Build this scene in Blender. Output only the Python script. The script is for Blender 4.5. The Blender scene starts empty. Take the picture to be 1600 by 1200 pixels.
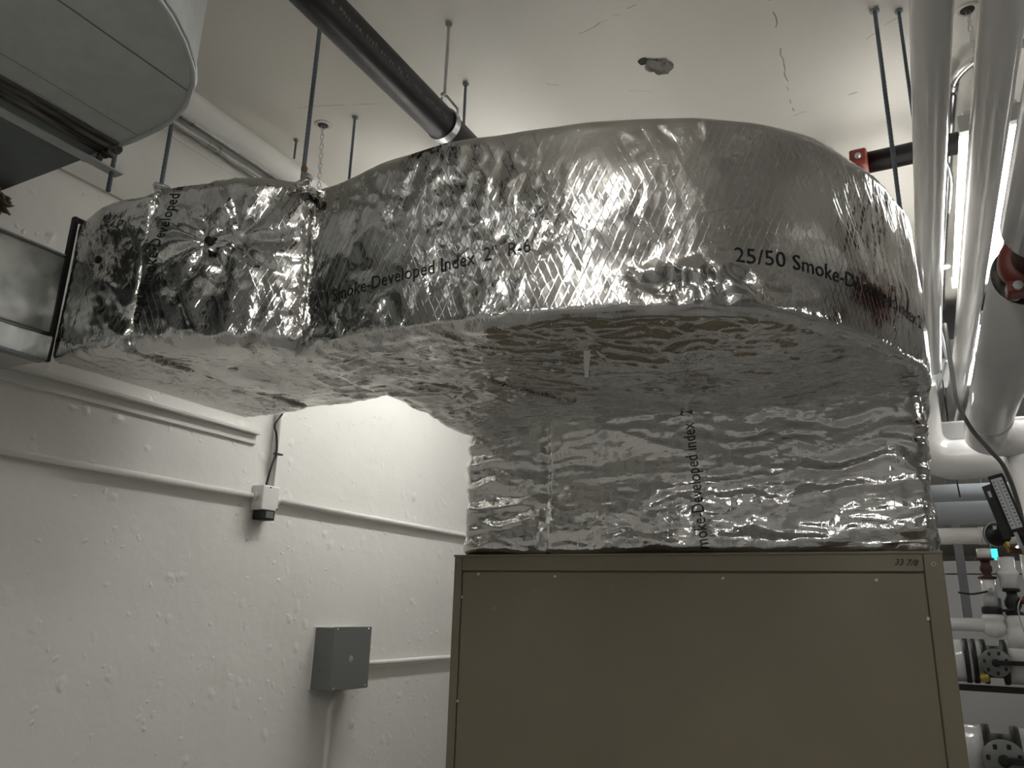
import bpy, bmesh, math, random
import numpy as np
from mathutils import Vector, Matrix
random.seed(7)
S = bpy.context.scene
C = S.collection
PI = math.pi

# ------------------------------------------------------------------ camera
cam_d = bpy.data.cameras.new('camera'); cam = bpy.data.objects.new('camera', cam_d); C.objects.link(cam)
cam_d.sensor_fit = 'HORIZONTAL'; cam_d.sensor_width = 36.0; cam_d.lens = 27.0; cam_d.clip_start = 0.02; cam_d.clip_end = 200
yaw, pit, roll = math.radians(-28.325), math.radians(16.163), math.radians(1.529)
fw = Vector((math.sin(yaw)*math.cos(pit), math.cos(yaw)*math.cos(pit), math.sin(pit)))
rt0 = Vector((math.cos(yaw), -math.sin(yaw), 0)); up0 = rt0.cross(fw)
rt = rt0*math.cos(roll) + up0*math.sin(roll); upv = -rt0*math.sin(roll) + up0*math.cos(roll)
M = Matrix.Identity(4)
for i in range(3):
    M[i][0] = rt[i]; M[i][1] = upv[i]; M[i][2] = -fw[i]
M[2][3] = 1.6
cam.matrix_world = M
S.camera = cam

# ------------------------------------------------------------------ world and exposure
W = bpy.data.worlds.new('world'); S.world = W; W.use_nodes = True
W.node_tree.nodes['Background'].inputs[0].default_value = (0.6, 0.62, 0.65, 1)
W.node_tree.nodes['Background'].inputs[1].default_value = 0.05
S.view_settings.view_transform = 'Standard'; S.view_settings.look = 'None'
S.view_settings.gamma = 1.0; S.view_settings.use_curve_mapping = False
S.view_settings.exposure = 0.85
TUBE_POWER = 21.0        # emission strength of the fluorescent diffusers

# ------------------------------------------------------------------ material helpers
def mat(name, col, rough=0.5, metal=0.0, spec=0.5, coat=0.0):
    m = bpy.data.materials.new(name); m.use_nodes = True
    b = m.node_tree.nodes['Principled BSDF']
    b.inputs['Base Color'].default_value = (*col, 1); b.inputs['Roughness'].default_value = rough
    b.inputs['Metallic'].default_value = metal; b.inputs['Specular IOR Level'].default_value = spec
    b.inputs['Coat Weight'].default_value = coat
    return m
class NT:
    def __init__(s, m):
        s.t = m.node_tree; s.b = s.t.nodes['Principled BSDF']
    def n(s, typ, ins=None, **kw):
        nd = s.t.nodes.new(typ)
        for k, v in kw.items(): setattr(nd, k, v)
        if ins:
            for k, v in ins.items():
                sk = nd.inputs[k]
                if hasattr(v, 'is_linked') or isinstance(v, bpy.types.NodeSocket): s.t.links.new(v, sk)
                else: sk.default_value = v
        return nd
    def link(s, a, b): s.t.links.new(a, b)
    def math(s, op, a, b=0.0, c=0.0):
        nd = s.n('ShaderNodeMath', operation=op)
        for i, v in enumerate((a, b, c)):
            if isinstance(v, bpy.types.NodeSocket): s.link(v, nd.inputs[i])
            else: nd.inputs[i].default_value = v
        return nd.outputs[0]
    def ramp(s, f, stops):
        nd = s.n('ShaderNodeValToRGB'); s.link(f, nd.inputs[0]); e = nd.color_ramp.elements
        e[0].position, e[0].color = stops[0][0], (*stops[0][1], 1)
        e[1].position, e[1].color = stops[-1][0], (*stops[-1][1], 1)
        for p, c in stops[1:-1]:
            k = e.new(p); k.color = (*c, 1)
        return nd.outputs[0]
    def bump(s, h, strength=1.0, dist=0.002, normal=None):
        nd = s.n('ShaderNodeBump', {'Strength': strength, 'Distance': dist, 'Height': h})
        if normal is not None: s.link(normal, nd.inputs['Normal'])
        return nd.outputs[0]

def painted_concrete(name, c1, c2, rough=0.5, bump=0.003, blobs=True, dirt=(0.45, 0.36, 0.25), dirt_amt=0.5):
    m = mat(name, c1, rough); t = NT(m)
    co = t.n('ShaderNodeTexCoord').outputs['Object']
    n1 = t.n('ShaderNodeTexNoise', {'Vector': co, 'Scale': 1.3, 'Detail': 5.0, 'Roughness': 0.6}).outputs['Fac']
    base = t.ramp(n1, [(0.3, c2), (0.7, c1)])
    n2 = t.n('ShaderNodeTexNoise', {'Vector': co, 'Scale': 4.0, 'Detail': 8.0, 'Roughness': 0.72}).outputs['Fac']
    msk = t.ramp(n2, [(0.63, (0, 0, 0)), (0.80, (dirt_amt,)*3)])
    mx = t.n('ShaderNodeMix', data_type='RGBA'); t.link(msk, mx.inputs['Factor']); t.link(base, mx.inputs['A'])
    mx.inputs['B'].default_value = (*dirt, 1); t.link(mx.outputs['Result'], t.b.inputs['Base Color'])
    u = t.n('ShaderNodeTexNoise', {'Vector': co, 'Scale': 7.0, 'Detail': 6.0, 'Roughness': 0.55}).outputs['Fac']
    h = t.math('MULTIPLY', u, 1.0)
    if blobs:
        wv = t.n('ShaderNodeTexNoise', {'Vector': co, 'Scale': 20.0, 'Detail': 2.0})
        wc = t.n('ShaderNodeMix', {'Factor': 0.04}, data_type='RGBA'); t.link(co, wc.inputs['A']); t.link(wv.outputs['Color'], wc.inputs['B'])
        v = t.n('ShaderNodeTexVoronoi', {'Vector': wc.outputs['Result'], 'Scale': 14.0})
        sep = t.n('ShaderNodeSeparateColor'); t.link(v.outputs['Color'], sep.inputs[0])
        pick = t.math('GREATER_THAN', sep.outputs[0], 0.66)
        d = t.math('MULTIPLY', t.math('MAXIMUM', t.math('SUBTRACT', 0.30, v.outputs['Distance']), 0.0), 2.6)
        h = t.math('ADD', h, t.math('MULTIPLY', d, pick))
        v2 = t.n('ShaderNodeTexVoronoi', {'Vector': wc.outputs['Result'], 'Scale': 37.0})
        sep2 = t.n('ShaderNodeSeparateColor'); t.link(v2.outputs['Color'], sep2.inputs[0])
        pick2 = t.math('GREATER_THAN', sep2.outputs[1], 0.88)
        d2 = t.math('MULTIPLY', t.math('MAXIMUM', t.math('SUBTRACT', 0.33, v2.outputs['Distance']), 0.0), 1.6)
        h = t.math('ADD', h, t.math('MULTIPLY', d2, pick2))
    t.link(t.bump(h, 0.55, bump*3), t.b.inputs['Normal'])
    return m

M_WALL = painted_concrete('painted_wall', (0.85, 0.84, 0.795), (0.79, 0.78, 0.735), 0.42, dirt_amt=0.35)
M_WALL2 = painted_concrete('painted_wall_upper', (0.72, 0.71, 0.665), (0.66, 0.65, 0.61), 0.5, blobs=False, dirt_amt=0.35)
M_CEIL = painted_concrete('painted_ceiling', (0.70, 0.675, 0.62), (0.655, 0.63, 0.58), 0.6, 0.0015, blobs=False, dirt=(0.42, 0.38, 0.32), dirt_amt=0.30)
M_FLOOR = painted_concrete('floor_concrete', (0.36, 0.35, 0.34), (0.28, 0.275, 0.27), 0.35, 0.001, blobs=False)
M_FARWALL = painted_concrete('far_wall', (0.70, 0.70, 0.68), (0.64, 0.64, 0.62), 0.6, blobs=False)
M_CONC = painted_concrete('raw_concrete', (0.5, 0.48, 0.45), (0.4, 0.39, 0.37), 0.8, blobs=False)

def foil(name, warp_scale, cell, amp, scrim=0.35, angle=0.42, pitch=0.016, rough=0.12, lo=0.05):
    """crinkled aluminium facing with a reinforcing scrim; UV is in metres"""
    m = mat(name, (0.66, 0.655, 0.635), rough, 1.0); t = NT(m)
    tc = t.n('ShaderNodeTexCoord'); uv = tc.outputs['UV']; ob = tc.outputs['Object']
    mp = t.n('ShaderNodeMapping', {'Vector': ob, 'Scale': warp_scale}).outputs[0]
    nz = t.n('ShaderNodeTexNoise', {'Vector': mp, 'Scale': 9.0, 'Detail': 2.0})
    wc = t.n('ShaderNodeMix', {'Factor': 0.07}, data_type='RGBA'); t.link(mp, wc.inputs['A']); t.link(nz.outputs['Color'], wc.inputs['B'])
    w = wc.outputs['Result']
    def facets(scale, slope):
        v = t.n('ShaderNodeTexVoronoi', {'Vector': w, 'Scale': scale}, feature='F1')
        df = t.n('ShaderNodeVectorMath', operation='SUBTRACT'); t.link(w, df.inputs[0]); t.link(v.outputs['Position'], df.inputs[1])
        rd = t.n('ShaderNodeVectorMath', operation='SUBTRACT'); t.link(v.outputs['Color'], rd.inputs[0]); rd.inputs[1].default_value = (0.5, 0.5, 0.5)
        dt = t.n('ShaderNodeVectorMath', operation='DOT_PRODUCT'); t.link(df.outputs[0], dt.inputs[0]); t.link(rd.outputs[0], dt.inputs[1])
        return t.math('MULTIPLY', dt.outputs['Value'], 2*slope)
    n3 = t.n('ShaderNodeTexNoise', {'Vector': w, 'Scale': cell*0.9, 'Detail': 1.0, 'Roughness': 0.5}).outputs['Fac']
    rid = t.math('ABSOLUTE', t.math('SUBTRACT', n3, 0.5))
    msk = t.n('ShaderNodeTexNoise', {'Vector': ob, 'Scale': 4.0, 'Detail': 3.0, 'Roughness': 0.6}).outputs['Fac']
    mk = t.n('ShaderNodeMapRange', {'Value': msk, 'From Min': 0.44, 'From Max': 0.60, 'To Min': lo, 'To Max': 1.0}).outputs[0]
    h = t.math('ADD', facets(cell, 0.13*amp/0.006), facets(cell*2.7, 0.11*amp/0.006))
    h = t.math('SUBTRACT', h, t.math('MULTIPLY', rid, 1.6*amp))
    h = t.math('MULTIPLY', h, mk)
    nrm = t.bump(h, 1.0, 1.0)
    sp = t.n('ShaderNodeSeparateXYZ'); t.link(uv, sp.inputs[0])
    wob = t.n('ShaderNodeTexNoise', {'Vector': uv, 'Scale': 30.0, 'Detail': 2.0}).outputs['Fac']
    lines = None
    for sgn in (1, -1):
        q = t.math('ADD', t.math('MULTIPLY', sp.outputs[0], math.cos(angle)/pitch), t.math('MULTIPLY', sp.outputs[1], sgn*math.sin(angle)/pitch))
        q = t.math('ADD', q, t.math('MULTIPLY', wob, 0.35))
        fr = t.math('ABSOLUTE', t.math('SUBTRACT', t.math('FRACT', q), 0.5))
        ln = t.math('MAXIMUM', t.math('SUBTRACT', 1.0, t.math('MULTIPLY', fr, 9.0)), 0.0)
        lines = ln if lines is None else t.math('MAXIMUM', lines, ln)
    nrm = t.bump(lines, scrim, 0.0006, nrm)
    t.link(nrm, t.b.inputs['Normal'])
    r = t.n('ShaderNodeMapRange', {'Value': msk, 'From Min': 0.35, 'From Max': 0.65, 'To Min': rough*0.9, 'To Max': rough*1.35}).outputs[0]
    t.link(r, t.b.inputs['Roughness'])
    return m
M_FOIL = foil('foil_elbow', (1.0, 1.0, 0.7), 26, 0.006)
M_FOILP = foil('foil_plenum', (0.6, 0.6, 1.3), 24, 0.006, scrim=0.25, angle=0.0, lo=0.3)
M_FOILW = foil('foil_wall', (1.0, 1.0, 0.8), 26, 0.0055, lo=0.2)

def metal_sheet(name, col, rough=0.3, bump=0.002, scale=3.0, spangle=0.12, wide=(1, 1, 1)):
    m = mat(name, col, rough, 1.0); t = NT(m)
    co = t.n('ShaderNodeTexCoord').outputs['Object']
    mp = t.n('ShaderNodeMapping', {'Vector': co, 'Scale': wide}).outputs[0]
    n = t.n('ShaderNodeTexNoise', {'Vector': mp, 'Scale': scale, 'Detail': 2.0}).outputs['Fac']
    t.link(t.bump(n, 0.6, bump*10), t.b.inputs['Normal'])
    v = t.n('ShaderNodeTexNoise', {'Vector': mp, 'Scale': 26.0, 'Detail': 6.0, 'Roughness': 0.7}).outputs['Fac']
    lo = tuple(c*(1-spangle) for c in col)
    t.link(t.ramp(v, [(0.35, lo), (0.65, col)]), t.b.inputs['Base Color'])
    r = t.n('ShaderNodeMapRange', {'Value': v, 'To Min': rough*0.8, 'To Max': rough*1.3}).outputs[0]
    t.link(r, t.b.inputs['Roughness'])
    return m
M_GALV = metal_sheet('galvanized_sheet', (0.62, 0.64, 0.63), 0.22, 0.004, 5.0)
M_GALVD = metal_sheet('galvanized_dull', (0.62, 0.64, 0.63), 0.55, 0.0008, 2.0); M_GALVD.node_tree.nodes['Principled BSDF'].inputs['Metallic'].default_value = 0.55
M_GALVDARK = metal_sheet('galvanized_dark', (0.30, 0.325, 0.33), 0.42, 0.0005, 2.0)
M_STEEL = mat('zinc_steel', (0.55, 0.56, 0.57), 0.35, 1.0)
M_ZINC = mat('pale_zinc', (0.62, 0.62, 0.60), 0.5, 0.4)
M_ROD = mat('threaded_rod_steel', (0.16, 0.19, 0.22), 0.4, 0.8)
M_EMT = mat('conduit_steel', (0.60, 0.60, 0.60), 0.25, 1.0)
M_BLACK = mat('black_iron_paint', (0.010, 0.010, 0.010), 0.42, 0, 0.35)
M_BLACKM = mat('black_matte', (0.014, 0.014, 0.015), 0.55)
M_INK = mat('printing_ink', (0.008, 0.008, 0.010), 0.45)
M_WPAINT = mat('white_paint', (0.76, 0.75, 0.71), 0.4)
M_WPLAST = mat('white_box_paint', (0.80, 0.79, 0.76), 0.4)
M_RED = mat('red_paint', (0.20, 0.034, 0.022), 0.42)
M_DRED = mat('dark_red_primer', (0.06, 0.022, 0.017), 0.6)
M_GREYBOX = mat('grey_enamel', (0.165, 0.175, 0.168), 0.45)
M_GREYP = mat('grey_pipe_paint', (0.42, 0.45, 0.48), 0.35)
M_GREYL = mat('light_grey_enamel', (0.46, 0.46, 0.45), 0.5)
M_GPLATE = mat('cast_grey', (0.24, 0.25, 0.24), 0.5, 0.3)
M_STRUT = mat('strut_grey', (0.22, 0.23, 0.24), 0.5, 0.4)
M_SEAL = mat('dirty_sealant', (0.035, 0.033, 0.028), 0.8); _t = NT(M_SEAL)
_c = _t.n('ShaderNodeMapping', {'Vector': _t.n('ShaderNodeTexCoord').outputs['Object'], 'Scale': (60.0, 6.0, 20.0)}).outputs[0]
_t.link(_t.ramp(_t.n('ShaderNodeTexNoise', {'Vector': _c, 'Scale': 1.0, 'Detail': 5.0}).outputs['Fac'], [(0.42, (0.02, 0.019, 0.016)), (0.62, (0.20, 0.19, 0.165))]), _t.b.inputs['Base Color'])
M_BRASS = mat('brass', (0.55, 0.40, 0.12), 0.35, 1.0)
M_CABLE = mat('grey_cable', (0.16, 0.16, 0.15), 0.5)
M_SCALE = mat('thermometer_scale', (0.62, 0.64, 0.66), 0.5)
M_TICK = mat('scale_print', (0.08, 0.08, 0.09), 0.6)
M_HOLE = mat('dark_hole', (0.05, 0.045, 0.04), 0.9)
M_CRACK = mat('hairline_crack', (0.28, 0.26, 0.23), 0.9)
M_WOOL = mat('torn_insulation', (0.20, 0.17, 0.13), 0.95)
M_RUST = mat('rusty_nut', (0.20, 0.12, 0.07), 0.7, 0.4)
M_LITSIGN = mat('lit_sign', (0.05, 0.5, 0.5), 0.4)
_b = M_LITSIGN.node_tree.nodes['Principled BSDF']; _b.inputs['Emission Color'].default_value = (0.05, 0.65, 0.70, 1); _b.inputs['Emission Strength'].default_value = 0.9
def emit(name, col, s):
    m = mat(name, (0.9, 0.9, 0.9), 0.4); b = m.node_tree.nodes['Principled BSDF']
    b.inputs['Emission Color'].default_value = (*col, 1); b.inputs['Emission Strength'].default_value = s
    return m
M_TUBEW = emit('wide_fluorescent_diffuser', (1.0, 0.988, 0.96), TUBE_POWER*0.5)
M_TUBE = emit('fluorescent_diffuser', (1.0, 0.988, 0.96), TUBE_POWER)

def jacket(name, col=(0.80, 0.79, 0.77)):
    m = mat(name, col, 0.14, 0.0, 0.5); t = NT(m)
    co = t.n('ShaderNodeTexCoord').outputs['Object']
    mp = t.n('ShaderNodeMapping', {'Vector': co, 'Scale': (14.0, 1.6, 14.0)}).outputs[0]
    n = t.n('ShaderNodeTexNoise', {'Vector': mp, 'Scale': 1.0, 'Detail': 3.0}).outputs['Fac']
    t.link(t.bump(n, 0.5, 0.006), t.b.inputs['Normal'])
    n2 = t.n('ShaderNodeTexNoise', {'Vector': co, 'Scale': 6.0, 'Detail': 6.0}).outputs['Fac']
    t.link(t.ramp(n2, [(0.3, tuple(c*0.93 for c in col)), (0.7, col)]), t.b.inputs['Base Color'])
    return m
M_JACKET = jacket('white_pvc_jacket')

def cabinet_paint():
    m = mat('tan_enamel', (0.205, 0.175, 0.115), 0.38); t = NT(m)
    co = t.n('ShaderNodeTexCoord').outputs['Object']
    n = t.n('ShaderNodeTexNoise', {'Vector': co, 'Scale': 2.5, 'Detail': 6.0, 'Roughness': 0.6}).outputs['Fac']
    t.link(t.ramp(n, [(0.3, (0.188, 0.160, 0.108)), (0.7, (0.216, 0.185, 0.127))]), t.b.inputs['Base Color'])
    n2 = t.n('ShaderNodeTexNoise', {'Vector': co, 'Scale': 220.0, 'Detail': 2.0}).outputs['Fac']
    n3 = t.n('ShaderNodeTexNoise', {'Vector': co, 'Scale': 1.6, 'Detail': 1.0}).outputs['Fac']
    nr = t.bump(n3, 0.4, 0.01)
    t.link(t.bump(n2, 0.12, 0.0006, nr), t.b.inputs['Normal'])
    return m
M_TAN = cabinet_paint()
M_SCRATCH = mat('scratch', (0.42, 0.38, 0.28), 0.6)

# ------------------------------------------------------------------ mesh helpers
def obj(name, verts, faces, m, parent=None, smooth=False, uvs=None, loc=None):
    me = bpy.data.meshes.new(name); me.from_pydata([tuple(v) for v in verts], [], faces); me.update()
    if smooth: me.polygons.foreach_set('use_smooth', [True]*len(me.polygons))
    if m is not None: me.materials.append(m)
    o = bpy.data.objects.new(name, me); C.objects.link(o)
    if loc is not None: o.location = loc
    if parent is not None: o.parent = parent
    return o
class MB:
    """collects shapes, builds ONE mesh"""
    def __init__(s): s.v = []; s.f = []; s.sm = []
    def add(s, v, f, smooth=False):
        k = len(s.v); s.v += [tuple(p) for p in v]; s.f += [tuple(i+k for i in q) for q in f]; s.sm += [smooth]*len(f); return s
    def box(s, x0, x1, y0, y1, z0, z1, bev=0.0):
        bm = bmesh.new(); bmesh.ops.create_cube(bm, size=1.0)
        for v in bm.verts: v.co = Vector(((x0+x1)/2 + v.co.x*(x1-x0), (y0+y1)/2 + v.co.y*(y1-y0), (z0+z1)/2 + v.co.z*(z1-z0)))
        if bev > 0: bmesh.ops.bevel(bm, geom=bm.edges[:], offset=bev, segments=2, affect='EDGES', profile=0.5)
        bm.verts.index_update()
        s.add([v.co[:] for v in bm.verts], [[v.index for v in f.verts] for f in bm.faces]); bm.free(); return s
    def tube(s, pts, r, n=12, caps=True, smooth=True):
        P = [Vector(p) for p in pts]; N = len(P); R = r if isinstance(r, (list, tuple)) else [r]*N
        vs, fs = [], []; prev = None
        for i in range(N):
            t = (P[min(i+1, N-1)] - P[max(i-1, 0)]).normalized()
            if prev is None:
                a = Vector((0, 0, 1)) if abs(t.z) < 0.9 else Vector((1, 0, 0)); u = t.cross(a).normalized()
            else: u = (prev - t*prev.dot(t)).normalized()
            prev = u; w = t.cross(u)
            for k in range(n):
                a = 2*PI*k/n; vs.append(P[i] + (u*math.cos(a) + w*math.sin(a))*R[i])
        for i in range(N-1):
            for k in range(n):
                fs.append((i*n+k, i*n+(k+1) % n, (i+1)*n+(k+1) % n, (i+1)*n+k))
        s.add(vs, fs, smooth)
        if caps:
            k = len(s.v) - len(vs)
            s.f.append(tuple(k+j for j in range(n))[::-1]); s.sm.append(False)
            s.f.append(tuple(k+(N-1)*n+j for j in range(n))); s.sm.append(False)
        return s
    def lathe(s, prof, origin, axis, n=20, smooth=True):
        """prof: list of (radius, distance along axis)"""
        o = Vector(origin); t = Vector(axis).normalized()
        a = Vector((0, 0, 1)) if abs(t.z) < 0.9 else Vector((1, 0, 0)); u = t.cross(a).normalized(); w = t.cross(u)
        vs, fs = [], []
        for r, d in prof:
            for k in range(n):
                an = 2*PI*k/n; vs.append(o + t*d + (u*math.cos(an) + w*math.sin(an))*r)
        for i in range(len(prof)-1):
            for k in range(n): fs.append((i*n+k, i*n+(k+1) % n, (i+1)*n+(k+1) % n, (i+1)*n+k))
        fs.append(tuple(range(n))[::-1]); fs.append(tuple((len(prof)-1)*n+k for k in range(n)))
        s.add(vs, fs, smooth); return s
    def torus(s, c, axis, R, r, n=24, m=8):
        o = Vector(c); t = Vector(axis).normalized()
        a = Vector((0, 0, 1)) if abs(t.z) < 0.9 else Vector((1, 0, 0)); u = t.cross(a).normalized(); w = t.cross(u)
        vs, fs = [], []
        for i in range(n):
            d = u*math.cos(2*PI*i/n) + w*math.sin(2*PI*i/n)
            for j in range(m):
                b = 2*PI*j/m; vs.append(o + d*(R + r*math.cos(b)) + t*r*math.sin(b))
        for i in range(n):
            for j in range(m): fs.append((i*m+j, ((i+1) % n)*m+j, ((i+1) % n)*m+(j+1) % m, i*m+(j+1) % m))
        s.add(vs, fs, True); return s
    def prism(s, pts2, z0, z1):
        n = len(pts2)
        s.add([(x, y, z0) for x, y in pts2] + [(x, y, z1) for x, y in pts2],
              [tuple(range(n))[::-1], tuple(range(n, 2*n))] + [(i, (i+1) % n, n+(i+1) % n, n+i) for i in range(n)]); return s
    def build(s, name, m, parent=None, pivot=None):
        v = s.v
        if pivot is not None: v = [(p[0]-pivot[0], p[1]-pivot[1], p[2]-pivot[2]) for p in v]
        me = bpy.data.meshes.new(name); me.from_pydata(v, [], s.f); me.update()
        me.polygons.foreach_set('use_smooth', s.sm)
        me.materials.append(m)
        o = bpy.data.objects.new(name, me); C.objects.link(o)
        if pivot is not None: o.location = pivot
        if parent is not None: o.parent = parent
        return o
def tag(o, label, cat, group=None):
    o['label'] = label; o['category'] = cat
    if group: o['group'] = group
    return o
def thing(name, label, cat, group=None, loc=(0, 0, 0)):
    o = bpy.data.objects.new(name, None); C.objects.link(o); o.empty_display_size = 0.1
    o.location = loc
    return tag(o, label, cat, group)
def struct(o, label=None):
    o['kind'] = 'structure'
    if label: o['label'] = label
    return o
def arc(c, r, a0, a1, ax, ay, n=10):
    c = Vector(c); ax = Vector(ax); ay = Vector(ay)
    return [c + ax*(r*math.cos(a0+(a1-a0)*i/n)) + ay*(r*math.sin(a0+(a1-a0)*i/n)) for i in range(n+1)]

# ------------------------------------------------------------------ text (flat print)
def text_geo(body, size, maxe=0.007, bold=0.0):
    cu = bpy.data.curves.new('print', 'FONT'); cu.body = body; cu.size = size; cu.resolution_u = 3
    cu.space_character = 1.03; cu.offset = bold
    ob = bpy.data.objects.new('print', cu); C.objects.link(ob)
    dg = bpy.context.evaluated_depsgraph_get(); ev = ob.evaluated_get(dg)
    me = bpy.data.meshes.new_from_object(ev)
    bm = bmesh.new(); bm.from_mesh(me)
    bmesh.ops.triangulate(bm, faces=bm.faces[:])
    for _ in range(6):
        le = [e for e in bm.edges if e.calc_length() > maxe]
        if not le: break
        bmesh.ops.subdivide_edges(bm, edges=le, cuts=1); bmesh.ops.triangulate(bm, faces=bm.faces[:])
    bm.verts.index_update()
    v = [tuple(p.co[:2]) for p in bm.verts]; f = [tuple(q.index for q in t.verts) for t in bm.faces]
    bm.free(); bpy.data.objects.remove(ob); bpy.data.meshes.remove(me); bpy.data.curves.remove(cu)
    return np.array(v), f

# ------------------------------------------------------------------ numpy gradient noise
_rng = np.random.RandomState(3)
_perm = np.concatenate([_rng.permutation(256)]*3)
_g = _rng.normal(size=(256, 3)); _g /= np.linalg.norm(_g, axis=1)[:, None]
def pn(p):
    pi = np.floor(p).astype(int); pf = p - pi; pi &= 255
    w = pf*pf*pf*(pf*(pf*6-15)+10); out = 0
    for dx in (0, 1):
        wx = w[..., 0] if dx else 1-w[..., 0]
        for dy in (0, 1):
            wy = w[..., 1] if dy else 1-w[..., 1]
            for dz in (0, 1):
                wz = w[..., 2] if dz else 1-w[..., 2]
                h = _perm[_perm[_perm[(pi[..., 0]+dx) & 255] + ((pi[..., 1]+dy) & 255)] + ((pi[..., 2]+dz) & 255)]
                g = _g[h]; d = pf - np.array([dx, dy, dz])
                out = out + wx*wy*wz*(g*d).sum(-1)
    return out*1.6
def ridg(p): return 0.5 - np.abs(pn(p))
def sstep(x, a, b):
    t = np.clip((x-a)/(b-a), 0, 1); return t*t*(3-2*t)

def words(P, v, f, size, parent, name, m=None):
    """one object for each printed word"""
    fx = np.array([v[list(q), 0].mean() for q in f]); xs = np.sort(v[:, 0]); gaps = np.where(np.diff(xs) > size*0.2)[0]
    cuts = [(xs[g]+xs[g+1])/2 for g in gaps]; idx = np.searchsorted(cuts, fx)
    for w in np.unique(idx):
        ff = [f[i] for i in np.where(idx == w)[0]]; used = sorted({a for q in ff for a in q}); mp = {a: i for i, a in enumerate(used)}
        obj(name, P[used], [tuple(mp[a] for a in q) for q in ff], m or M_INK, parent)
# ------------------------------------------------------------------ foil wrap: a rounded, crumpled prism
class Wrap:
    def __init__(s, plan, z0, z1, r, ds, center, ncap, disp, z1fn=None, z0fn=None, corner=0.04):
        P = np.array(plan, float); P = s.round(P, corner)
        nx = np.roll(P, -1, 0); seg = np.linalg.norm(nx-P, axis=1); L = seg.sum(); cum = np.concatenate([[0], np.cumsum(seg)])
        N = int(L/ds); u = np.arange(N)*L/N; s.L = L; s.N = N; s.du = L/N
        PP = np.vstack([P, P[:1]])
        X = np.stack([np.interp(u, cum, PP[:, 0]), np.interp(u, cum, PP[:, 1])], 1)
        tg = np.roll(X, -2, 0) - np.roll(X, 2, 0); tg /= np.linalg.norm(tg, axis=1)[:, None]
        nr = np.stack([tg[:, 1], -tg[:, 0]], 1)
        c = np.array(center); rings = []; t = []; acc = 0.0
        zt = z1 + (z1fn(X) if z1fn else 0)*np.ones(N); zb = z0 + (z0fn(X) if z0fn else 0)*np.ones(N)
        Xi = X - nr*r; rad = np.linalg.norm(Xi-c, axis=1).mean()
        na = 6
        for i in range(ncap):
            k = (i/ncap)**0.8 if i else 0.001
            k = 0.001 + 0.999*k
            rings.append(np.column_stack([c + (Xi-c)*k, zt])); t.append(rad*k)
        acc = rad
        for i in range(na+1):
            a = PI/2*i/na; rings.append(np.column_stack([X - nr*r*(1-math.sin(a)), zt - r*(1-math.cos(a))])); t.append(acc + r*a)
        acc += r*PI/2; s.t_side0 = acc; hs = (z1-z0) - 2*r; nside = max(2, int(hs/ds))
        for i in range(1, nside):
            k = i/nside; rings.append(np.column_stack([X, (zt-r)*(1-k) + (zb+r)*k])); t.append(acc + hs*k)
        acc += hs; s.t_side1 = acc
        for i in range(na+1):
            a = PI/2*i/na; rings.append(np.column_stack([X - nr*r*(1-math.cos(a)), zb + r*(1-math.sin(a))])); t.append(acc + r*a)
        acc += r*PI/2
        for i in range(1, ncap+1):
            k = 1 - (i/ncap)**1.25 if i < ncap else 0.0
            k = 0.001 + 0.999*k
            rings.append(np.column_stack([c + (Xi-c)*k, zb])); t.append(acc + rad*(1-k))
        G = np.array(rings); s.t = np.array(t)            # (V, N, 3)
        s.u = u
        du = np.roll(G, -1, 1) - np.roll(G, 1, 1); dv = np.gradient(G, axis=0)
        nn = np.cross(du, dv); ln = np.linalg.norm(nn, axis=2, keepdims=True); nn = -nn/np.maximum(ln, 1e-12)
        # flat caps get exact normals
        side = np.concatenate([[1]*ncap, [0]*(len(t)-2*ncap), [-1]*ncap])
        nn[side == 1] = (0, 0, 1); nn[side == -1] = (0, 0, -1)
        s.base = G.copy(); s.nrm = nn
        UU = np.broadcast_to(u[None, :], G.shape[:2]); TT = np.broadcast_to(s.t[:, None], G.shape[:2])
        h = disp(G, nn, UU, TT, s)
        s.G = G + nn*h[..., None]
    @staticmethod
    def round(P, r, n=6):
        out = []; N = len(P)
        for i in range(N):
            a, b, c = P[i-1], P[i], P[(i+1) % N]
            d0 = a-b; d1 = c-b; l0 = np.linalg.norm(d0); l1 = np.linalg.norm(d1)
            k = min(r, l0*0.45, l1*0.45); p0 = b + d0/l0*k; p1 = b + d1/l1*k
            for j in range(n+1):
                t = j/n; out.append((1-t)**2*p0 + 2*t*(1-t)*b + t*t*p1)
        return np.array(out)
    def build(s, name, m, parent):
        V, N = s.G.shape[:2]
        me = bpy.data.meshes.new(name)
        vs = s.G.reshape(-1, 3)
        i, j = np.meshgrid(np.arange(V-1), np.arange(N), indexing='ij'); j2 = (j+1) % N
        q = np.stack([i*N+j, (i+1)*N+j, (i+1)*N+j2, i*N+j2], -1).reshape(-1, 4)
        me.vertices.add(len(vs)); me.vertices.foreach_set('co', vs.ravel())
        me.loops.add(q.size); me.loops.foreach_set('vertex_index', q.ravel())
        me.polygons.add(len(q)); me.polygons.foreach_set('loop_start', np.arange(len(q))*4)
        me.update(calc_edges=True)
        me.polygons.foreach_set('use_smooth', np.ones(len(q), bool))
        uv = me.uv_layers.new(name='uv'); cu = s.u[j]; cu2 = np.where(j+1 < N, (j+1)*s.du, s.L)
        a = np.stack([cu, s.t[i], cu, s.t[i+1], cu2, s.t[i+1], cu2, s.t[i]], -1).reshape(-1)
        uv.data.foreach_set('uv', a)
        me.materials.append(m); me.validate()
        o = bpy.data.objects.new(name, me); C.objects.link(o); o.parent = parent
        return o
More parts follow.
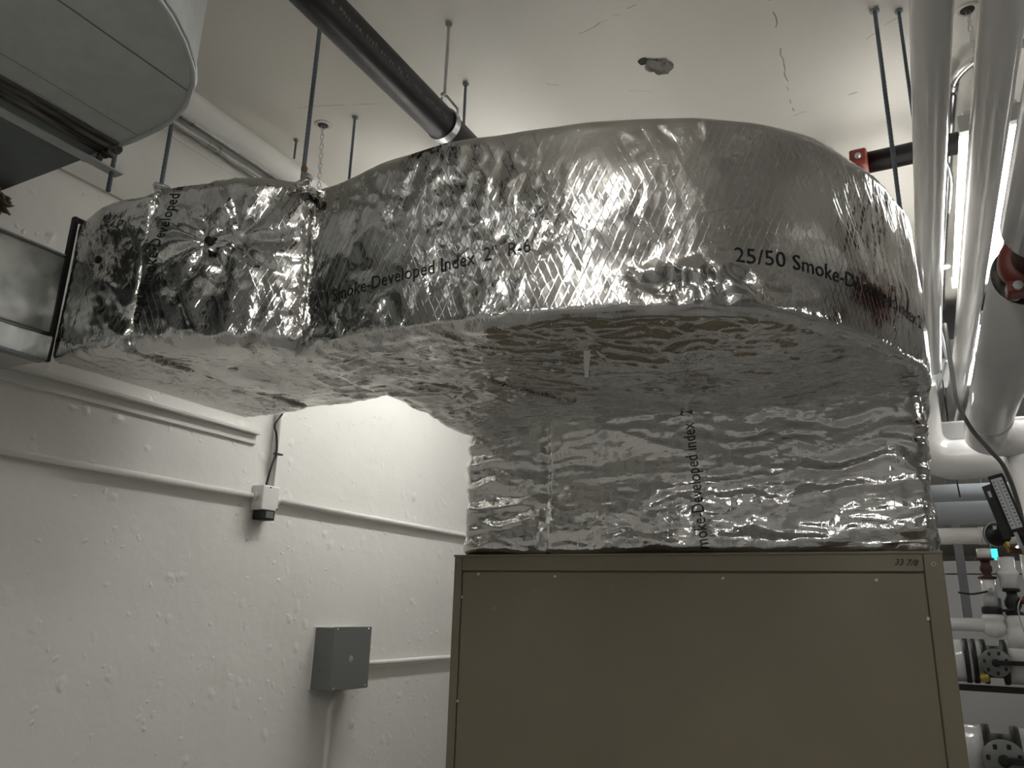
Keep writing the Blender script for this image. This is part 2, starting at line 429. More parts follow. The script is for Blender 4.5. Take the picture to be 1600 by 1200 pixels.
    def at(s, u, t, off=0.0):
        u = np.asarray(u) % s.L; t = np.asarray(t)
        fu = u/s.du; i = np.floor(fu).astype(int) % s.N; a = (fu - np.floor(fu))[:, None]; i2 = (i+1) % s.N
        k = np.clip(np.searchsorted(s.t, t)-1, 0, len(s.t)-2); b = ((t-s.t[k])/(s.t[k+1]-s.t[k]))[:, None]
        f = lambda A: (A[k, i]*(1-a)+A[k, i2]*a)*(1-b) + (A[k+1, i]*(1-a)+A[k+1, i2]*a)*b
        return f(s.G) + f(s.nrm)*off
    def near(s, p, sidemask=None):
        d = ((s.G - np.array(p))**2).sum(-1); k, i = np.unravel_index(d.argmin(), d.shape); return s.u[i], s.t[k]
    def text(s, body, size, p0, p1, parent, name='printed_text', stretch=1.0, off=0.0011):
        """prints body on the wrap from surface point p0 to p1 (baseline)"""
        v, f = text_geo(body, size, 0.003)
        u0, t0 = s.near(p0); u1, t1 = s.near(p1)
        d = np.array([u1-u0, t1-t0]); L = np.linalg.norm(d); d /= L
        up = np.array([d[1], -d[0]])                 # to the left of the baseline when t points down
        k = L/(v[:, 0].max()-v[:, 0].min()); x = (v[:, 0]-v[:, 0].min())*k
        uu = u0 + d[0]*x + up[0]*v[:, 1]*stretch; tt = t0 + d[1]*x + up[1]*v[:, 1]*stretch
        P = s.at(uu, tt, off)
        words(P, v, f, size, parent, name)
    def text_under(s, body, size, p0, p1, parent, name='printed_text', off=0.002):
        v, f = text_geo(body, size, 0.003)
        p0 = np.array(p0); d = np.array(p1)-p0; L = np.linalg.norm(d); d = d/L; up = np.array([d[1], -d[0]])
        k = L/(v[:, 0].max()-v[:, 0].min()); x = (v[:, 0]-v[:, 0].min())*k
        Q = p0 + d*x[:, None] + up*v[:, 1:2]
        B = s.G[s.nrm[..., 2] < -0.9]; B = B[(np.abs(B[:, 0]-p0[0]) < 0.5) & (np.abs(B[:, 1]-p0[1]) < 0.5)]
        z = np.array([B[np.argpartition(((B[:, :2]-q)**2).sum(1), 4)[:4], 2].min() for q in Q])
        words(np.column_stack([Q, z-off]), v, f, size, parent, name)
    def disc(s, p, r, h, m, parent, name, lift=0.0):
        """a fastener seated on the wrap"""
        u0, t0 = s.near(p); c = s.at([u0], [t0], lift)[0]
        i = int(u0/s.du) % s.N; k = int(np.clip(np.searchsorted(s.t, t0), 0, len(s.t)-1)); n = s.nrm[k, i]
        b = MB(); b.lathe([(r*0.92, -0.004-lift*1.5), (r, 0.0), (r, h*0.4), (r*0.85, h*0.8), (r*0.25, h*0.55), (r*0.15, h*0.75), (0.0005, h*0.8)], c, n, 20)
        return b.build(name, m, parent)

# ------------------------------------------------------------------ the setting
XW = -2.1; ZC = 3.2
fl = struct(MB().box(-2.4, 7.0, -4.0, 24.2, -0.2, 0.0).build('floor', M_FLOOR), 'grey concrete floor')
ce = struct(MB().box(-2.4, 7.0, -4.0, 24.2, ZC, ZC+0.2).build('ceiling', M_CEIL), 'painted beige concrete ceiling')
wl = struct(MB().box(XW-0.3, XW, -4.0, 24.2, 0.0, 2.78).build('wall_left', M_WALL), 'white painted concrete wall with paint drips')
struct(MB().box(XW-0.3, XW+0.012, -4.0, 24.2, 2.78, 3.01).build('trim_1', M_WALL2), 'upper band of painted wall')
struct(MB().box(XW-0.3, XW+0.004, -4.0, 24.2, 3.01, ZC).build('trim_2', M_WALL2), 'topmost band of painted wall under the ceiling')
struct(MB().box(-2.4, 7.0, 24.0, 24.3, 0.0, ZC).build('wall_back', M_FARWALL))
struct(MB().box(6.8, 7.1, -4.0, 24.2, 0.0, ZC).build('wall_right', M_FARWALL))
struct(MB().box(-2.4, 7.0, -4.3, -4.0, 0.0, ZC).build('wall_front', M_FARWALL))
# ledger under the galvanized duct
lg = MB().box(XW, XW+0.03, -3.9, 1.955, 2.168, 2.182, 0.003).build('trim_3', M_WPAINT); struct(lg, 'white ledger strip on the wall under the duct')
lg2 = MB().box(XW, XW+0.010, -3.9, 1.955, 2.135, 2.168, 0.002).build('trim_4', M_WPAINT); struct(lg2, 'thin white strip below the ledger')

# ceiling marks
def ceil_strip(p0, p1, w=0.003, jit=0.006, n=14, gap=0.0, name='crack'):
    b = MB(); rnd = random.Random(int(p0[0]*1000+p1[1]*77))
    P = [Vector((p0[0]+(p1[0]-p0[0])*i/n + rnd.uniform(-jit, jit), p0[1]+(p1[1]-p0[1])*i/n + rnd.uniform(-jit, jit), ZC-0.0006)) for i in range(n+1)]
    for i in range(n):
        if rnd.random() < gap: continue
        d = (P[i+1]-P[i]).normalized(); s_ = Vector((-d.y, d.x, 0))*w*rnd.uniform(0.4, 1.0)
        b.add([P[i]-s_, P[i+1]-s_, P[i+1]+s_, P[i]+s_], [(0, 1, 2, 3)])
    return b.build(name, M_CRACK, ce)
ceil_strip((-0.215, 1.80), (-0.241, 2.40), 0.0022, 0.004, 26, 0.45)
ceil_strip((-0.241, 2.38), (0.02, 2.33), 0.0020, 0.006, 12, 0.5)
ceil_strip((-0.78, 1.72), (-0.55, 1.68), 0.0014, 0.004, 10, 0.4)
ceil_strip((-1.75, 1.60), (-1.45, 1.72), 0.0012, 0.003, 10, 0.3)
ceil_strip((-0.95, 1.85), (-0.62, 2.05), 0.0010, 0.006, 10, 0.6)
ceil_strip((0.00, 2.10), (0.09, 2.04), 0.0014, 0.004, 5, 0.2)
# broken-out patch in the ceiling
def patch():
    b = MB(); rnd = random.Random(5); c = Vector((-0.568, 1.945, ZC)); n = 22
    vs = []
    for ring, (k, dz) in enumerate(((1.0, -0.0005), (0.93, -0.006), (0.6, -0.0015), (0.25, -0.004))):
        for i in range(n):
            a = 2*PI*i/n; rr = (0.034 + 0.008*math.sin(2*a+0.6) + rnd.uniform(-0.006, 0.006))*k
            vs.append(c + Vector((rr*math.cos(a), rr*1.25*math.sin(a), dz + rnd.uniform(-0.001, 0.001))))
    fs = [(r*n+i, r*n+(i+1) % n, (r+1)*n+(i+1) % n, (r+1)*n+i) for r in range(3) for i in range(n)] + [tuple(3*n+i for i in range(n))]
    b.add(vs, fs); o = b.build('concrete_patch', mat('spalled_concrete', (0.20, 0.19, 0.17), 0.9), ce)
    h = MB(); h.prism([(c.x-0.036+rnd.uniform(-.003, .003)+0.018*math.cos(2*PI*i/12), c.y-0.040+0.016*math.sin(2*PI*i/12)) for i in range(12)], ZC-0.0015, ZC-0.0002)
    h.build('crack', M_HOLE, ce)
patch()

# ------------------------------------------------------------------ air handler cabinet
CY = 2.1; X0, X1, ZT = -1.32, 0.027, 1.752
cab = thing('air_handler_cabinet', 'tan painted sheet metal unit under the foil-wrapped plenum', 'machine', loc=(0, 0, 0))
MB().box(X0+0.01, X1-0.01, CY+0.012, 3.0, 0.0, ZT-0.02).build('body', M_TAN, cab)
MB().box(X0, X0+0.0275, CY, CY+0.05, 0.0, ZT-0.004, 0.002).build('corner_post', M_TAN, cab)
MB().box(X1-0.040, X1, CY, CY+0.05, 0.0, ZT-0.004, 0.002).build('corner_post', M_TAN, cab)
MB().box(X0+0.0285, X1-0.041, CY+0.001, CY+0.05, ZT-0.0475, ZT-0.004, 0.0015).build('top_rail', M_TAN, cab)
MB().box(X0-0.002, X1+0.002, CY-0.003, 3.0, ZT-0.006, ZT, 0.001).build('top_cap', M_TAN, cab)
MB().box(X0+0.030, X1-0.042, CY+0.003, CY+0.03, 0.05, ZT-0.0525, 0.002).build('front_panel', M_TAN, cab)
def screw(x, z, r=0.0045):
    b = MB(); b.lathe([(r, -0.002), (r, 0.0012), (r*0.55, 0.0022), (r*0.4, 0.0014), (0.0003, 0.0012)], (x, CY+0.002, z), (0, -1, 0), 14)
    b.build('screw', M_STEEL, cab)
for x, z in ((-1.307, 1.735), (-1.232, 1.694), (-0.973, 1.688), (-0.487, 1.686), (-0.119, 1.684), (-1.288, 1.624), (-1.288, 1.325), (-0.018, 1.598), (-0.020, 1.235), (-0.75, 1.686)):
    if x != -0.75: screw(x, z)
screw(0.007, 1.722, 0.0075)
# marker writing "33 7/8" and scratches
v, f = text_geo('33 7/8', 0.026, 0.02, 0.0005)
mw = obj('handwriting', [(-0.076 + p[0]*0.72 + p[1]*0.25, CY-0.0006, ZT-0.032 + p[1]*0.75 - p[0]*0.03) for p in v], f, M_INK, cab)
for a, b_ in (((-1.045, 1.650), (-1.03, 1.640)), ((-1.17, 1.598), (-1.176, 1.588)), ((-1.185, 1.520), (-1.187, 1.512)), ((-0.8, 1.66), (-0.794, 1.659))):
    MB().tube([(a[0], CY+0.0026, a[1]), ((a[0]+b_[0])/2, CY+0.0026, (a[1]+b_[1])/2+0.001), (b_[0], CY+0.0026, b_[1])], 0.0009, 5).build('scratch', M_SCRATCH, cab)

# ------------------------------------------------------------------ foil-wrapped duct
duct = thing('insulated_duct', 'large silver foil-wrapped duct elbow above the tan unit', 'duct', loc=(0, 0, 0))

def disp_elbow(G, n, u, t, w):
    x, y, z = G[..., 0], G[..., 1], G[..., 2]
    front = sstep(-x, 0.35, 0.75)          # the crumpled left half of the front
    h = pn(G*3.2+7)*0.014 + pn(G*7.0+3)*0.006
    wp = G + 0.03*np.stack([pn(G*9+11), pn(G*9+31), pn(G*9+51)], -1)
    side = (np.abs(n[..., 2]) < 0.6)
    msk = 0.25 + 0.75*sstep(pn(G*4.1+20)*0.5+0.5, 0.35, 0.65)
    msk = msk*(1-0.75*np.exp(-((z-2.285)/0.03)**4)*((x < -0.62)|(x > -0.28)))
    an = np.array([16, 16, 9.0])
    h = h + side*msk*(ridg(wp*an+2)-0.3)*0.011*(0.25+0.75*front)
    h = h + side*msk*(ridg(wp*an*2.3+5)-0.3)*0.0042*(0.25+0.75*front)
    # sweeping long wrinkles across the underside
    bot = n[..., 2] < -0.6
    q = np.stack([wp[..., 0]*8 + wp[..., 1]*4, wp[..., 1]*15 - wp[..., 0]*6, wp[..., 2]*6], -1)
    h = h + bot*((ridg(q)-0.3)*0.011 + (ridg(q*2.1+9)-0.3)*0.006)
    h = h - bot*0.01*sstep(pn(G*2.2+44), -0.1, 0.5)
    # a crushed lip where the front meets the underside, near the middle
    lip = np.exp(-((x+0.33)/0.10)**2)*np.exp(-((z-2.215)/0.035)**2)*side
    h = h + lip*(0.036*pn(wp*26)+0.020*pn(wp*46+8))
    # vertical folds where the facing is gathered round the heel
    heel = sstep(x, -0.12, 0.0)*side
    h = h + heel*0.0028*(ridg(np.stack([u*34, t*2.0, 0*u], -1))-0.3)
    fld = np.exp(-((x+0.42)/0.09)**2)*side
    h = h + fld*0.006*(ridg(np.stack([u*30+pn(G*12)*1.5, t*3.0, 0*u+4], -1))-0.2)
    # joint with the next section is pulled in
    h = h - 0.02*np.exp(-((x+1.27)/0.03)**2)*side*(y < 1.6)
    return h
plan_e = [(-1.275, 1.245), (-1.05, 1.235), (-0.80, 1.252), (-0.60, 1.285), (-0.44, 1.330), (-0.30, 1.385), (-0.20, 1.465), (-0.115, 1.585), (-0.045, 1.73),
          (0.008, 1.86), (0.044, 1.99), (0.056, 2.2), (0.045, 2.6), (0.03, 2.95), (-0.6, 2.98), (-1.30, 2.95), (-1.335, 2.15), (-1.30, 1.7)]
def e_top(X): return -0.02*sstep(-X[:, 0], 0.85, 1.2)
def e_bot(X): return 0.03*sstep(-X[:, 0], 0.9, 1.25)*sstep(-X[:, 1], -1.6, -1.3)
elb = Wrap(plan_e, 2.145, 2.605, 0.03, 0.0065, (-0.62, 2.05), 95, disp_elbow, e_top, None, corner=0.05)
elb.build('elbow_wrap', M_FOIL, duct)

def disp_plenum(G, n, u, t, w):
    wp = G + 0.025*np.stack([pn(G*8+11), pn(G*8+31), pn(G*8+51)], -1)
    h = pn(G*np.array([2.5, 2.5, 6])+1)*0.016
    q = np.stack([wp[..., 0]*3.0, wp[..., 1]*3.0, wp[..., 2]*17], -1)
    h = h + (ridg(q+3)-0.3)*0.016 + (ridg(q*np.array([2.6, 2.6, 2.0])+8)-0.3)*0.008
    h = h*(1-0.5*np.exp(-((G[..., 0]+0.555)/0.035)**4)) + (ridg(wp*34+5)-0.3)*0.0028
    seam = np.exp(-((G[..., 0]+1.02)/0.012)**2)*(n[..., 1] < -0.5)
    h = h - seam*0.010
    ed = sstep(G[..., 0], -0.10, 0.03)
    h = h + ed*pn(wp*22)*0.006
    return h*(np.abs(n[..., 2]) < 0.9)
ple = Wrap([(-1.312, 2.128), (-0.6, 2.122), (0.02, 2.128), (0.022, 2.98), (-1.312, 2.98)], 1.756, 2.20, 0.022, 0.0065, (-0.65, 2.55), 16, disp_plenum, corner=0.03)
ple.build('plenum_wrap', M_FOILP, duct)

PINS = [(-1.452, 1.135, 2.425), (-1.374, 1.165, 2.432)]
def disp_wall(G, n, u, t, w):
    h = pn(G*4.2+17)*0.012
    wp = G + 0.03*np.stack([pn(G*8+1), pn(G*8+21), pn(G*8+41)], -1)
    side = np.abs(n[..., 2]) < 0.7
    msk = 0.3 + 0.7*sstep(pn(G*4.7+9)*0.5+0.5, 0.35, 0.6)
    msk = msk*(1-0.75*np.exp(-((G[..., 0]+1.575)/0.045)**4))
    h = h + msk*(ridg(wp*np.array([13, 13, 8])+12)-0.3)*0.012 + msk*(ridg(wp*30+2)-0.3)*0.004
    for p in PINS:
        d = G - np.array(p); r = np.sqrt((d**2).sum(-1)); a = np.arctan2(d[..., 2], d[..., 0])
        h = h - (n[..., 1] < -0.4)*0.034*np.exp(-(r/0.055)**1.2)
        h = h + (n[..., 1] < -0.4)*0.017*np.exp(-(r/0.14)**2)*(np.abs(np.sin(a*3.5+pn(G*6)*1.2))-0.4)*sstep(r, 0.008, 0.05)
    return h
wal = Wrap([(-1.645, 1.075), (-1.50, 1.10), (-1.36, 1.145), (-1.235, 1.235), (-1.22, 1.70), (-1.645, 1.70)], 2.155, 2.600, 0.035, 0.0065, (-1.43, 1.42), 30, disp_wall, corner=0.04)
wal.build('branch_wrap', M_FOILW, duct)
def disp_end(G, n, u, t, w):
    h = pn(G*4.5+27)*0.012
    wp = G + 0.03*np.stack([pn(G*8+4), pn(G*8+24), pn(G*8+44)], -1)
    msk = 0.25 + 0.75*sstep(2.5-G[..., 2], 0.02, 0.2)
    h = h + msk*(ridg(wp*np.array([15, 15, 9])+3)-0.3)*0.012 + msk*(ridg(wp*33+2)-0.3)*0.005
    d = G-np.array((-1.74, 1.05, 2.40)); r = np.sqrt((d**2).sum(-1))
    return (h - 0.014*np.exp(-(r/0.05)**2))*(0.15+0.85*sstep(G[..., 0], -1.86, -1.76))*np.where(n[..., 2] > 0.5, 0.25, 1.0)
def end_top(X): return -0.022*sstep(-X[:, 0], 1.62, 1.86)
end = Wrap([(-1.868, 1.055), (-1.74, 1.045), (-1.60, 1.065), (-1.58, 1.66), (-1.70, 1.71), (-1.868, 1.69)], 2.150, 2.560, 0.020, 0.0065, (-1.72, 1.37), 26, disp_end, end_top, corner=0.015)
end.build('end_wrap', M_FOILW, duct)

# dark flange frame where the wrap meets the bare duct
fb = MB()
for (ya, yb, za, zb) in ((1.043, 1.055, 2.150, 2.545), (1.055, 1.64, 2.535, 2.545)):
    fb.box(-1.878, -1.862, ya, yb, za, zb, 0.002)
fb.build('flange', M_BLACKM, duct)
# fasteners, prints
wal.disc(PINS[0], 0.0105, 0.007, M_BLACKM, duct, 'cup_washer', 0.008)
wal.disc(PINS[1], 0.0105, 0.007, M_ZINC, duct, 'cup_washer', 0.012)
end.disc((-1.755, 1.05, 2.405), 0.010, 0.006, M_BLACKM, duct, 'cup_washer')
for p in ((-1.50, 1.30, 2.15), (-1.62, 1.62, 2.15)): wal.disc(p, 0.012, 0.004, M_STEEL, duct, 'cup_washer')
for p in ((-0.72, 1.55, 2.145), (-0.46, 1.9, 2.145), (-0.22, 1.75, 2.145)): elb.disc(p, 0.011, 0.004, M_GALVDARK, duct, 'cup_washer')
elb.text(') Smoke-Developed Index  2"  R-6', 0.046, (-1.165, 1.24, 2.258), (-0.655, 1.27, 2.300), duct)
elb.text('25/50 Smoke-Developed Index 2"', 0.046, (-0.268, 1.41, 2.260), (0.035, 1.99, 2.262), duct)
wal.text('25/50 Smoke-Developed in', 0.046, (-1.590, 1.08, 2.215), (-1.530, 1.10, 2.595), duct)
ple.text('moke-Developed index  2', 0.050, (-0.525, 2.12, 1.762), (-0.560, 2.12, 2.155), duct)
elb.text_under('Developed index', 0.032, (-0.80, 1.86), (-0.94, 1.63), duct)
# bunched foil around the hanger rods
def tuft(c, r, h, seed, name='foil_tuft'):
    n, k = 26, 12; vs = []; rr = np.random.RandomState(seed)
    P = []
    for j in range(k+1):
        q = j/k; rad = r*(1-0.72*q**0.8)
        for i in range(n):
            a = 2*PI*i/n; P.append((c[0]+rad*math.cos(a), c[1]+rad*math.sin(a), c[2]-0.02+(h+0.02)*q))
    P = np.array(P); dn = pn(P*38+seed)*0.018 + pn(P*80+seed)*0.009
    d = P - np.array([c[0], c[1], 0]); d[:, 2] = 0; d /= np.linalg.norm(d, axis=1)[:, None]
    P = P + d*dn[:, None]; P[:, 2] += pn(P*30+3)*0.006
    fs = [(j*n+i, j*n+(i+1) % n, (j+1)*n+(i+1) % n, (j+1)*n+i) for j in range(k) for i in range(n)] + [tuple(k*n+i for i in range(n))]
    return obj(name, P, fs, M_FOILW, duct, smooth=True)
tuft((-1.612, 1.100, 2.565), 0.026, 0.040, 4)
tuft((-1.258, 1.235, 2.570), 0.030, 0.040, 9)
MB().lathe([(0.006, 0), (0.008, 0.004), (0.008, 0.012), (0.005, 0.016)], (-1.258, 1.225, 2.615), (0, 0, 1), 8, False).build('nut', M_RUST, duct)
# loose tab hanging from the underside
def tab():
    vs = []; fs = []
    for i in range(7):
        k = i/6
        for s_ in (-1, 1):
            for th in (0, 1):
                vs.append((-0.622 + s_*(0.008*(1-0.5*k)) - 0.010*k, 1.50 + 0.02*k + th*0.0015, 2.150 - 0.055*k))
    for i in range(6):
        a = i*4; b = a+4
        fs += [(a, a+2, b+2, b), (a+1, b+1, b+3, a+3), (a, b, b+1, a+1), (a+2, a+3, b+3, b+2)]
    obj('loose_tab', vs, fs, M_WPLAST, duct)
tab()

# ------------------------------------------------------------------ bare galvanized duct on the wall
gd = thing('galvanized_wall_duct', 'bare shiny galvanized duct running along the wall into the foil wrap', 'duct')
b = MB(); prof = [(-2.098, 2.152), (-1.862, 2.152), (-1.858, 2.21), (-1.872, 2.225), (-1.868, 2.425), (-1.875, 2.432), (-2.098, 2.435)]
ys = [-3.9] + list(np.linspace(-1.0, 1.045, 30))
vs = []; rr = random.Random(2)
for yy in ys:
    for i, (px, pz) in enumerate(prof): vs.append((px + (0.004*math.sin(yy*9+pz*30) if i in (2, 3, 4) else 0), yy, pz))
n = len(prof); fs = [(j*n+i, (j+1)*n+i, (j+1)*n+(i+1) % n, j*n+(i+1) % n) for j in range(len(ys)-1) for i in range(n)] + [tuple(range(n)), tuple((len(ys)-1)*n+i for i in range(n))[::-1]]
b.add(vs, fs); b.build('duct_shell', M_GALV, gd)
for zz in (2.213, 2.430): MB().box(-1.876, -1.864, -3.9, 1.04, zz, zz+0.004).build('seam', M_GALVD, gd)
MB().box(-1.886, -1.858, -3.9, 1.04, 2.146, 2.153).build('bottom_lip', M_GALVDARK, gd)

# ------------------------------------------------------------------ overhead galvanized duct elbow (upper left)
od = thing('overhead_galvanized_duct', 'dull grey galvanized duct with rounded heel overhead at upper left', 'duct')
ZO = 2.55
heel = [(-1.928, 0.887), (-1.60, 0.887), (-1.412, 0.886), (-1.335, 0.881), (-1.286, 0.874), (-1.222, 0.853), (-1.15, 0.812), (-1.119, 0.785), (-1.076, 0.731), (-1.044, 0.678), (-1.026, 0.637), (-1.005, 0.56), (-0.995, 0.45), (-0.99, 0.2), (-0.99, -1.5)]
def lineclip(xa): return xa
# underside is three sheets: main plate, dirty joint strip, darker left sheet
def hy(x):
    hh = sorted(heel); 
    for (xa, ya), (xb, yb) in zip(hh, hh[1:]):
        if xa <= x <= xb: return ya + (yb-ya)*(x-xa)/(xb-xa+1e-9)
    return 0.88
def sheet(xl, xr, name, m, z, yback=-1.5, zs=None, n=24):
    b = MB(); vs = []
    xs = [xl + (xr-xl)*i/n for i in range(n+1)]
    for x in xs: vs += [(x, yback, z), (x, hy(x), z), (x, yback, z+0.004), (x, hy(x), z+0.004)]
    fs = []
    for i in range(n):
        a = i*4; c = a+4
        fs += [(a, a+1, c+1, c), (a+2, c+2, c+3, a+3), (a+1, a+3, c+3, c+1), (a, c, c+2, a+2)]
    fs += [(0, 2, 3, 1), (n*4, n*4+1, n*4+3, n*4+2)]
    b.add(vs, fs); return b.build(name, m, od)
sheet(-1.405, -1.012, 'bottom_plate', M_GALVD, ZO, n=40)
sheet(-1.465, -1.405, 'bottom_plate', M_GALVD, ZO+0.001, n=6)
sheet(-1.535, -1.465, 'sealed_joint', M_SEAL, ZO-0.004, n=6)
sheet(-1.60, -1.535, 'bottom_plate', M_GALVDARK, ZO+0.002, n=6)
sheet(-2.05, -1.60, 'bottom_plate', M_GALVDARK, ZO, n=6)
for xa, yb in ((-1.18, 0.825), (-1.403, 0.885), (-1.598, 0.885)):
    MB().box(xa-0.0012, xa+0.0012, -1.5, yb, ZO-0.0012, ZO+0.002).build('seam', M_GALVDARK if xa > -1.3 else M_STEEL, od)
# heel wall with standing rim
b = MB(); H = heel[::1]; nh = len(H); vs = [(x, y, ZO) for x, y in H] + [(x, y, ZO+0.22) for x, y in H]
b.add(vs, [(i, i+1, nh+i+1, nh+i) for i in range(nh-1)], True); b.build('heel_wall', M_GALVD, od)
b = MB(); b.tube([(x, y, ZO-0.001) for x, y in H[1:]], 0.0055, 8); b.build('rim', M_GALVD, od)
b = MB(); b.tube([(x*1.004, y+0.006, ZO+0.012) for x, y in H[3:]], 0.004, 8); b.build('rim', M_GALVDARK, od)
MB().box(-2.05, -0.99, -1.5, 0.6, ZO+0.215, ZO+0.225).build('top_plate', M_GALVD, od)
# gasket squeeze-out at the joint and torn insulation at the left
b = MB(); rnd = random.Random(3)
for i in range(9):
    x = -1.47 - 0.07*i/8; b.lathe([(0.004, 0), (0.009, 0.004), (0.008, 0.010), (0.003, 0.014)], (x, 0.882+rnd.uniform(-.004, .006), ZO-0.009+rnd.uniform(-.003, .003)), (rnd.uniform(-.5, .5), 1, -0.4), 8)
b.build('gasket', M_SEAL, od)
b = MB()
for i in range(60):
    x = -1.935 + rnd.uniform(-0.05, 0.03); y = 0.885 + rnd.uniform(-0.03, 0.03); z = ZO - rnd.uniform(0.0, 0.035)
    d = Vector((rnd.uniform(-.2, 1), rnd.uniform(-.3, 1), rnd.uniform(-1, 0.1))).normalized()*rnd.uniform(.01, .03)
    b.tube([(x, y, z), (x+d.x*0.6, y+d.y*0.6, z+d.z*0.5), (x+d.x, y+d.y, z+d.z)], [0.006, 0.004, 0.0006], 6)
b.build('torn_insulation', M_WOOL, od)
b = MB(); b.box(-1.562, -1.532, -1.4, 0.945, ZO-0.026, ZO-0.022, 0.001); tag(b.build('flat_bar', M_GALVD), 'thin flat metal bar poking out under the overhead galvanized duct', 'bar')

# ------------------------------------------------------------------ threaded rods
def rod(x, y, z0, z1, label, r=0.0048, cat='rod', m=M_ROD, group=None):
    b = MB(); n = 10; L = z1-z0; k = max(2, int(L/0.006)); pts = []; rs = []
    for i in range(k+1):
        pts.append((x, y, z0+L*i/k)); rs.append(r*(1.0 if i % 2 else 0.88))
    b.tube(pts, rs, 8)
    o = b.build('threaded_rod', m, pivot=None)
    MBp = MB().lathe([(r*2.2, 0), (r*2.2, 0.003), (r*1.2, 0.006)], (x, y, z1-0.006), (0, 0, 1), 10)
    MBp.build('anchor', M_GPLATE, o)
    return tag(o, label, cat, group)
G_R = 'threaded hanger rods'
rod(-1.260, 1.225, 2.585, ZC, 'threaded rod in front of the black pipe, entering a rusty tuft of foil', 0.0058, group=G_R)
rod(-1.606, 1.092, 2.58, ZC, 'threaded rod dropping to the foil corner nearest the bare wall duct', 0.0058, group=G_R)
rod(0.030, 1.985, 2.55, ZC, 'long dark threaded rod beside white pipes at the right end of the foil', 0.0058, group=G_R)
rod(-1.576, 1.739, 2.55, ZC, 'slim threaded rod behind the foil, right of the hanging chain', group=G_R)
rod(-1.143, 1.756, 2.58, ZC, 'slim threaded rod behind the foil, just right of the black pipe', group=G_R)
rod(0.088, 2.015, 2.84, ZC, 'pale threaded rod running into the leftmost white overhead pipe', group=G_R)
rod(-1.856, 1.753, 3.12, ZC, 'short threaded rod holding the white pipe near the wall', 0.004, group=G_R)
rod(-1.545, 0.925, 2.475, 2.62, 'short rod stub through the flat bar under the overhead duct', 0.0055, group=G_R)

# ------------------------------------------------------------------ black pipe with clevis hanger
bp = thing('black_pipe', 'black cast iron pipe crossing the ceiling at top centre', 'pipe')
PXc, PZc, PR = -1.05, 2.865, 0.0445
MB().tube([(PXc, -2.5, PZc), (PXc, 0.5, PZc), (PXc-0.005, 3.6, PZc)], PR, 36).build('pipe_barrel', M_BLACK, bp)
M_STAMP = mat('faded_print', (0.10, 0.10, 0.10), 0.6)
# worn, unreadable stamp: short faded dashes along the barrel
_r = random.Random(11); _y = 0.93
while _y < 1.47:
    b = MB()
    for _k in range(_r.randint(2, 4)):
        w_ = _r.uniform(0.004, 0.009); a0 = math.radians(-30) + _r.uniform(-0.05, 0.05); vs = []
        for yy in (_y, _y+w_):
            for q in range(4):
                a = a0 + q*0.06; vs.append((PXc + (PR+0.0005)*math.cos(a), yy, PZc + (PR+0.0005)*math.sin(a)))
        b.add(vs, [(q, q+1, q+5, q+4) for q in range(3)]); _y += w_ + 0.0035
    b.build('faded_stamp', M_STAMP, bp); _y += 0.014
hg = thing('pipe_hanger', 'bright zinc clevis hanger around the black pipe', 'hanger')
HY = 1.515
b = MB(); b.torus((PXc, HY, PZc), (0, 1, 0), PR+0.002, 0.0022, 40, 6)
band = MB(); ring = []
for i in range(41):
    a = 2*PI*i/40; ring.append((math.cos(a), math.sin(a)))
vs = []; fs = []
for cx_, cz_ in ring[:-1]:
    for yy in (HY-0.011, HY+0.011):
        for rr_ in (PR+0.0005, PR+0.0035): vs.append((PXc+cx_*rr_, yy, PZc+cz_*rr_))
for i in range(40):
    a = i*4; c = ((i+1) % 40)*4
    fs += [(a, c, c+1, a+1), (a+2, a+3, c+3, c+2), (a+1, c+1, c+3, a+3), (a, a+2, c+2, c)]
band.add(vs, fs); band.build('band', M_STEEL, hg)
# the loop to the rod above
for s_ in (-1, 1):
    b = MB(); b.tube([(PXc+s_*(PR+0.002), HY-0.006, PZc), (PXc+s_*(PR+0.001), HY-0.006, PZc+0.035), (PXc+s_*0.008, HY-0.006, PZc+0.088), (PXc, HY-0.006, PZc+0.09)], 0.0035, 8); b.build('yoke', M_STEEL, hg)
MB().lathe([(0.006, -0.012), (0.006, 0.012)], (PXc, HY-0.006, PZc+0.09), (0, 1, 0), 6, False).build('bolt', M_STEEL, hg)
rod(PXc, HY-0.006, PZc+0.09, ZC, 'pale threaded rod above the clevis hanger of the black pipe', 0.0045, group=G_R, m=M_STEEL)

# ------------------------------------------------------------------ left wall services
o = MB().tube([(-1.885, -3.5, 3.08), (-1.885, 8, 3.08)], 0.041, 28).build('white_pipe', M_WPAINT); tag(o, 'white painted pipe under the ceiling along the left wall', 'pipe')
for i, (x, z, lab) in enumerate(((-2.083, 3.176, 'upper bare steel conduit of the pair below the white pipe'), (-2.083, 3.134, 'lower bare steel conduit of the pair below the white pipe'))):
    o = MB().tube([(x, -3.5, z), (x, 1.2+0.05*i, z), (x, 8, z)], 0.0125, 16).build('steel_conduit', M_EMT); tag(o, lab, 'conduit', 'steel conduits high on the left wall')
    for yy in (1.47+0.12*i,): MB().tube([(x, yy-0.025, z), (x, yy+0.025, z)], 0.0145, 16).build('coupling', M_EMT, o)
o = MB().tube([(-2.094, -3.5, 3.095), (-2.094, 1.4, 3.095), (-2.094, 1.45, 3.09), (-2.094, 6, 3.09)], 0.005, 8).build('white_cable', M_WPAINT); tag(o, 'thin white cable on the upper wall below the steel conduits', 'cable')
